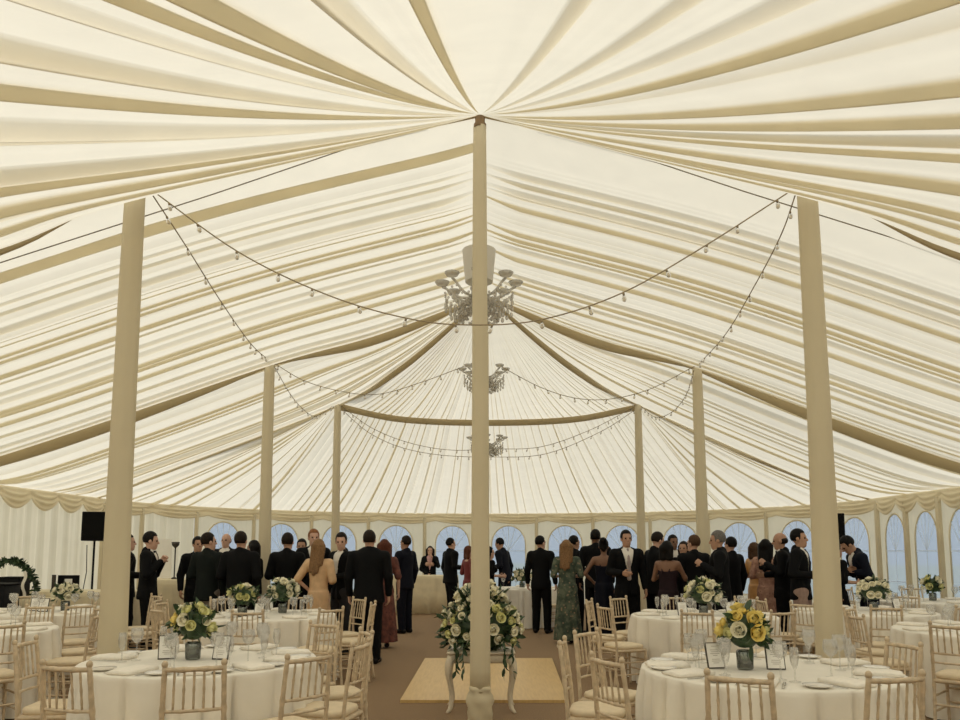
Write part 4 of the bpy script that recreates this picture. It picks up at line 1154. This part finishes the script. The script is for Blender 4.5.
    # ---- clothes
    if top == 'suit':
        jc = pm('suit cloth', c); tc = pm('trouser cloth', leg or c)
        f = Field(lo, hi, res)
        for i in (0, 1):
            sx = (-1, 1)[i]
            f.cap((sx*hipx, 0, .90), knee[i], .105*width**.5, .080, .03); f.cap(knee[i], (ank[i][0], ank[i][1], .075), .080, .066, .02)
        f.cap((0, -.005, .90), (0, -.005, 1.02), .160*width, .140*width, .04, None, fl+.06)
        f.cut(lambda P: P[..., 2]-.045, (-.3, -.3, -.05), (.3, .3, .05))
        f.mesh('trousers', tc, root, tf)
        for i in (0, 1):
            s_ = Field((ank[i][0]-.12, ank[i][1]-.15, -.02), (ank[i][0]+.12, ank[i][1]+.26, .16), .009)
            a_ = ank[i]; s_.cap((a_[0], a_[1]-.045, .042), (a_[0], a_[1]+.01, .06), .044, .046, .02); s_.cap((a_[0], a_[1], .045), (toe[i][0], toe[i][1], .034), .044, .036, .02)
            s_.cut(lambda P: P[..., 2]-.002, (-.5, -.5, -.1), (.5, .6, .004))
            s_.mesh('shoe', pm('shoe leather', (.010, .008, .007), rough=.35), root, tf)
        # shirt
        f = Field((-.3, -.3, .9), (.3, .45, 1.7), res)
        f.cap((0, -.005, 1.0), (0, -.005, 1.08), .138*width, .132*width, .04, Up, fl+.02); f.cap((0, -.005, 1.08), (0, .0, 1.34), .132*width, .164*width, .04, Up, fl+.01)
        f.cap((-sw*.5, -.012, 1.40), (sw*.5, -.012, 1.40), .068, .068, .05, Up)
        f.cap((0, -.022, 1.44), (0, -.006, 1.515), .074, .066, .01, Up)
        f.cut(lambda P: -(P[..., 2]-1.518-.25*(-P[..., 1])), (-.2, -.2, 1.48), (.2, .2, 1.62), Up)
        f.mesh('shirt', pm('white shirt', shirt, rough=.8, noise=.04), root, tf)
        if tie:
            g = Field((-.12, -.1, 1.0), (.12, .42, 1.6), .009)
            if tie == 'bow':
                for sx in (-1, 1): g.cap((0, .073, 1.475), (sx*.045, .068, 1.475), .008, .021, .004, Up, .6)
                tm = pm('tie', (.01, .01, .012))
            else:
                g.cap((0, .066, 1.475), (0, .070, 1.45), .019, .015, .008, Up, .7); g.cap((0, .074, 1.45), (0, .126*width, 1.30), .015, .026, .006, Up, .45); g.cap((0, .126*width, 1.30), (0, .112*width, 1.05), .026, .034, .006, Up, .35)
                tm = pm('tie', tie)
            g.mesh('tie', tm, root, tf)
        # jacket
        f = Field(lo, hi, res); w2 = width
        f.cap((0, -.012, .84), (0, -.012, 1.08), .190*w2, .158*w2, .03, Up, fl+.08); f.cap((0, -.010, 1.08), (0, -.004, 1.34), .158*w2, .186*w2, .04, Up, fl+.02)
        f.cap((-sw*.86, -.015, 1.405), (sw*.86, -.015, 1.405), .076, .076, .05, Up)
        for i, (S, E, Wr) in enumerate(AA):
            S, E, Wr = map(np.array, (S, E, Wr)); d = (Wr-E)/np.linalg.norm(Wr-E)
            f.cap(S, E, .073, .059, .035, Up); f.cap(E, Wr-d*.02, .059, .046, .02, Up)
        f.cap((0, -.05, 1.44), (0, -.045, 1.485), .075, .068, .02, Up)
        zb = 1.08
        f.cut(lambda P: np.maximum(np.abs(P[..., 0])-.088*(P[..., 2]-zb)/(1.46-zb)-.0, np.maximum(-(P[..., 1]-.02), np.maximum(zb-P[..., 2], P[..., 2]-1.62))), (-.2, .02, zb), (.2, .3, 1.62), Up)
        f.cut(lambda P: np.maximum(np.abs(P[..., 0])-.006-.10*np.maximum(0, zb-P[..., 2]), np.maximum(-(P[..., 1]-.07), P[..., 2]-zb)), (-.2, .02, .65), (.2, .3, zb), Up)
        f.cut(lambda P: np.maximum(P[..., 2]-.80, np.abs(P[..., 0])-.215), (-.22, -.4, .60), (.22, .4, .80), Up)
        f.mesh('jacket', jc, root, tf)
    else:
        dm = dress
        f = Field(lo, hi, res)
        f.cap((0, -.005, .92), (0, -.005, 1.06), .165*width, .128*width, .04, Up, fl+.05); f.cap((0, -.005, 1.06), (0, .0, 1.33), .128*width, .158*width, .04, Up, fl+.01)
        for sx in (-1, 1): f.ell((sx*.068, .088, 1.27), (.068, .062, .068), .03, Up)
        if sleeves:
            f.cap((-sw*.8, -.012, 1.40), (sw*.8, -.012, 1.40), .070, .070, .05, Up)
            for i, (S, E, Wr) in enumerate(AA): f.cap(S, np.array(S)*.05+np.array(E)*.95, .066, .058, .03, Up)
            f.cut(lambda P: np.maximum(np.abs(P[..., 0])-.075, -(P[..., 2]-1.42-.0)), (-.1, -.2, 1.42), (.1, .2, 1.6), Up)
        else:
            f.cut(lambda P: -(P[..., 2]-1.335-.35*P[..., 1]), (-.3, -.3, 1.25), (.3, .3, 1.6), Up)
            if straps:
                for sx in (-1, 1): f.cap((sx*.085, .10, 1.34), (sx*.095, -.01, 1.475), .010, .010, .004, Up); f.cap((sx*.095, -.01, 1.475), (sx*.05, -.115, 1.28), .010, .010, .004, Up)
        zt = 1.0
        def skirt(P):
            u = np.clip((zt-P[..., 2])/(zt-hem), 0, 1); th_ = np.arctan2(P[..., 1]*1.2, P[..., 0])
            r0 = .148*width+.075*u**.8+.02*u*np.sin(th_*8+px)+.010*u*np.sin(th_*15+2)
            d = np.sqrt(P[..., 0]**2+(P[..., 1]*1.22)**2)-r0
            return np.maximum(d*.8, np.maximum(hem-P[..., 2], P[..., 2]-zt))
        f.put(skirt, (-.28, -.28, hem), (.28, .28, zt), .03, None)
        f.mesh('dress', dm, root, tf)
        for i in (0, 1):
            s_ = Field((ank[i][0]-.1, ank[i][1]-.15, -.02), (ank[i][0]+.1, ank[i][1]+.26, .14), .009)
            a_ = ank[i]; s_.cap((a_[0], a_[1]-.045, .042), (a_[0], a_[1], .05), .036, .040, .02); s_.cap((a_[0], a_[1], .042), (toe[i][0], toe[i][1], .028), .040, .030, .02)
            s_.cut(lambda P: P[..., 2]-.002, (-.5, -.5, -.1), (.5, .6, .004))
            s_.mesh('shoe', pm('shoe', (.03, .02, .018), rough=.4), root, tf)
    return root
def pattern(name, c1, c2, c3, scale=14):
    m = bpy.data.materials.new(name); m.use_nodes = True; nt = m.node_tree; N = nt.nodes; L = nt.links
    b = N['Principled BSDF']; b.inputs['Roughness'].default_value = .8
    tc = N.new('ShaderNodeTexCoord'); v = N.new('ShaderNodeTexVoronoi'); v.inputs['Scale'].default_value = scale
    n = N.new('ShaderNodeTexNoise'); n.inputs['Scale'].default_value = scale*.7; n.inputs['Detail'].default_value = 4
    L.new(tc.outputs['Object'], v.inputs['Vector']); L.new(tc.outputs['Object'], n.inputs['Vector'])
    r = N.new('ShaderNodeValToRGB'); e = r.color_ramp.elements; e[0].position = .42; e[1].position = .62; e[0].color = (*c1, 1); e[1].color = (*c2, 1)
    L.new(n.outputs['Fac'], r.inputs['Fac'])
    mx = N.new('ShaderNodeMixRGB'); mr = N.new('ShaderNodeMapRange'); mr.inputs['From Min'].default_value = .30; mr.inputs['From Max'].default_value = .12
    L.new(v.outputs['Distance'], mr.inputs['Value']); L.new(mr.outputs[0], mx.inputs['Fac']); L.new(r.outputs['Color'], mx.inputs['Color1']); mx.inputs['Color2'].default_value = (*c3, 1)
    L.new(mx.outputs['Color'], b.inputs['Base Color']); return m
D_peach = mat('peach satin', (.62, .40, .22), .5, .1, 12); D_green = pattern('green floral print', (.035, .055, .038), (.11, .13, .085), (.30, .21, .13), 16)
D_rust = pattern('rust print', (.09, .028, .02), (.16, .05, .035), (.05, .02, .02), 18); D_navy = mat('navy satin', (.0035, .0045, .011), .6, .15, 12, spec=.12)
D_red = mat('dark red crepe', (.16, .02, .022), .7, .1, 12); D_rose = pattern('rose lace', (.36, .19, .14), (.48, .28, .2), (.25, .12, .09), 22)
D_gold = mat('amber satin', (.50, .26, .09), .5, .12, 14); D_black = mat('black crepe', (.004, .0038, .004), .8, .2, 14, spec=.1); D_wine = mat('dark plum crepe', (.016, .007, .010), .7, .2, 14, spec=.15)
GR = (.008, .011, .010); NV = (.0055, .0065, .013)
P_ = person
P_(127, 11.9, 60, 'man in black, only a sliver showing right of the near left pole', arms=('down', 'bent'))
P_(149, 11.4, 80, 'dark-haired man in black lifting his hands to his chest, beside the near left pole', h=1.80, hair='black', arms=('lapel', 'lapel'), hy=-8, hp=6, tie='bow')
P_(197, 12.6, 140, 'man in dark suit facing the camera behind the man in grey-green jacket', h=1.75, hair='black', tie='bow', skin='tan')
P_(208, 11.2, 15, 'man from behind in grey-green jacket and grey trousers', h=1.78, hair='dark', hy=35, c=GR, leg=(.20, .17, .14), arms=('bent', 'down'))
P_(225, 13.9, 185, 'balding man in white shirt and dark jacket between two backs', h=1.84, hair='dark', bald=True, skin='fair')
P_(240, 10.9, 5, 'broad man in black seen from behind, left of the mid left pole', h=1.79, hair='dark', width=1.08, arms=('bent', 'down'))
P_(252, 12.0, -70, 'woman with dark hair peeping beside the mid left pole', h=1.68, top='dress', dress=D_black, hair='black', hs='bob', female=True, arms=('bent', 'chest'))
P_(287, 11.3, 0, 'man in black seen from behind, right of the mid left pole', h=1.78, hair='dark', arms=('bent', 'bent'))
P_(301, 13.0, 175, 'person with dark hair and pale shirt facing the camera beyond the black-suited back', h=1.72, hair='black', shirt=(.62, .60, .56), skin='tan')
P_(313, 12.2, 160, 'ginger-haired man in dark suit facing the camera behind the woman in peach', h=1.86, hair='ginger')
P_(319, 10.9, 8, 'woman with long light brown hair in a peach dress, from behind', h=1.68, top='dress', dress=D_peach, hair='light', hs='long', female=True, arms=('hip', 'bent'), hy=25)
P_(342, 11.5, -140, 'man in open black jacket over white shirt, between the peach dress and broad man', h=1.79, hair='dark', hp=8, hy=-40, skin='fair', leg=(.03, .03, .033), arms=('bent', 'down'), lean=2)
P_(369, 10.6, 0, 'broad black-suited man from behind, nearest the aisle', h=1.80, hair='dark', width=1.15, c=(.0035, .0045, .005))
P_(384, 12.3, -12, 'woman with auburn hair in a rust print dress, behind the broad man', h=1.70, top='dress', dress=D_rust, hair='auburn', hs='long', female=True, arms=('bent', 'down'))
P_(405, 14.5, -55, 'man in dark navy suit turned left, just left of the bar table', h=1.80, hair='dark', c=NV, arms=('chest', 'down'), skin='tan')
P_(430, 20.0, 180, 'barmaid in black behind the cream bar table, hand at her chin', h=1.64, top='suit', hair='dark', hs='long', female=True, arms=('face', 'clasp'), shirt=(.55, .33, .33), res=.015)
P_(451, 16.9, 60, 'man in black suit and grey tie standing right of the bar table', h=1.80, hair='black', tie=(.2, .2, .22), arms=('down', 'bent'), width=1.1)
P_(469, 15.9, 60, 'woman in a dark red dress, half hidden left of the tall centre pole', h=1.62, top='dress', dress=D_red, hair='auburn', hs='bob', female=True, arms=('bent', 'bent'))
P_(490, 15.2, 70, 'person in black mostly hidden behind the centre pole', h=1.60, top='dress', dress=D_black, hair='black', hs='bob', female=True, arms=('bent', 'bent'))
P_(505, 17.4, -60, 'man in dark navy jacket leaning left behind the far middle table', h=1.82, hair='black', c=NV, lean=10, hp=10, skin='tan', arms=('bent', 'down'))
P_(541, 14.5, 20, 'man in black suit from behind, left of the woman in green', h=1.80, hair='black', hy=30)
P_(567, 12.9, 5, 'woman from behind in a long green floral dress', h=1.70, top='dress', dress=D_green, hair='light', hs='long', female=True, arms=('bent', 'bent'), width=1.05, hem=.06, hy=20)
P_(575, 14.3, 60, 'dark-haired man in black looking right, beyond the woman in green', h=1.80, hair='black', skin='tan', arms=('down', 'bent'))
P_(596, 13.8, 10, 'tall dark man in black beyond the woman with pinned-up hair', h=1.90, hair='black', skin='brown')
P_(604, 12.8, 12, 'woman with pinned-up dark hair in a bare-backed navy gown', h=1.72, top='dress', dress=D_navy, hair='black', hs='bun', female=True, skin='brown', sleeves=False, straps=True, arms=('hip', 'bent'), hem=.06)
P_(627, 12.0, 175, 'man in open black jacket with white shirt and long grey tie facing the camera', h=1.84, hair='black', tie=(.34, .28, .27), skin='tan', arms=('down', 'bent'))
P_(655, 12.3, 70, 'man in black suit turned right beyond the second right table', h=1.82, hair='dark', hp=12, arms=('bent', 'bent'), lean=4)
P_(668, 11.2, 35, 'dark-haired woman from behind in a strapped plum dress with bare brown shoulders', h=1.66, top='dress', dress=D_wine, hair='black', hs='bob', female=True, skin='brown', sleeves=False, straps=True, arms=('chest', 'reach'))
P_(674, 13.6, 170, 'man far back whose face shows just right of the bare-shouldered woman in plum', h=1.80, hair='black', skin='brown')
P_(684, 13.2, -150, 'woman with short dark hair in black left of the mid right pole', h=1.68, top='dress', dress=D_black, hair='dark', hs='bob', female=True, skin='tan', arms=('chest', 'bent'))
P_(694, 11.9, -5, 'man in black from behind, tucked against the mid right pole on its left', h=1.76, hair='brown', skin='fair', hy=-30)
P_(719, 10.9, -75, 'grey-haired man in black facing left, right of the mid right pole', h=1.80, hair='grey', arms=('chest', 'down'), skin='tan', hp=6, width=1.1)
P_(731, 12.4, -30, 'man with dark hair in black behind the grey-haired man', h=1.74, hair='black')
P_(756, 13.2, 70, 'woman with brown hair in an amber dress at the left of the right-hand group', h=1.66, top='dress', dress=D_gold, hair='brown', hs='bob', female=True, arms=('bent', 'bent'), skin='tan')
P_(767, 12.2, 40, 'woman with dark hair in a dusky rose lace dress', h=1.70, top='dress', dress=D_rose, hair='black', hs='long', female=True, arms=('bent', 'bent'), skin='tan')
P_(782, 11.6, -70, 'balding man in black suit turned left with a hand at his chest', h=1.80, hair='dark', bald=True, arms=('chest', 'bent'), hp=8, tie='bow', skin='tan')
P_(801, 11.0, 125, 'man with black hair in open jacket and dark tie, beside the near right pole', h=1.83, hair='black', tie=(.02, .02, .03), skin='tan', arms=('bent', 'bent'), leg=(.32, .22, .18))
P_(868, 11.5, -85, 'man in navy suit stooping left, right of the near right pole', h=1.80, hair='black', c=(.006, .008, .016), lean=20, hp=22, arms=('chest', 'chest'), skin='tan')
P_(837, 11.2, 80, 'dark-clothed person facing the stooping man, half behind the near right pole', h=1.66, top='dress', dress=D_black, hair='black', hs='bob', female=True, arms=('chest', 'bent'), skin='tan', hem=.3)
# ------------------------------------------------------------------ daylight
wd = bpy.data.worlds.new('sky'); sc.world = wd; wd.use_nodes = True
nt = wd.node_tree; N = nt.nodes; L = nt.links
bg = N['Background']
tc = N.new('ShaderNodeTexCoord'); n = N.new('ShaderNodeTexNoise'); n.inputs['Scale'].default_value = 2.2; n.inputs['Detail'].default_value = 5
L.new(tc.outputs['Generated'], n.inputs['Vector'])
r = N.new('ShaderNodeValToRGB'); e = r.color_ramp.elements; e[0].position = .35; e[1].position = .7; e[0].color = (.80, .89, 1.0, 1); e[1].color = (1.0, .99, .97, 1)
L.new(n.outputs['Fac'], r.inputs['Fac']); L.new(r.outputs['Color'], bg.inputs['Color'])
bg.inputs['Strength'].default_value = SKY
sl = bpy.data.lights.new('sun', 'SUN'); sl.energy = SUN; sl.angle = rad(12); sl.color = (1, .97, .90)
so = bpy.data.objects.new('sun', sl); col.objects.link(so)
so.rotation_euler = Vector(SUND).to_track_quat('Z', 'Y').to_euler()
sc.view_settings.view_transform = 'Standard'; sc.view_settings.look = 'None'; sc.view_settings.gamma = 1; sc.view_settings.use_curve_mapping = False
sc.view_settings.exposure = EXPO
sc.cycles.use_denoising = True
sc.cycles.max_bounces = 10; sc.cycles.diffuse_bounces = 7; sc.cycles.transmission_bounces = 8; sc.cycles.transparent_max_bounces = 24
sc.cycles.caustics_reflective = False; sc.cycles.caustics_refractive = False
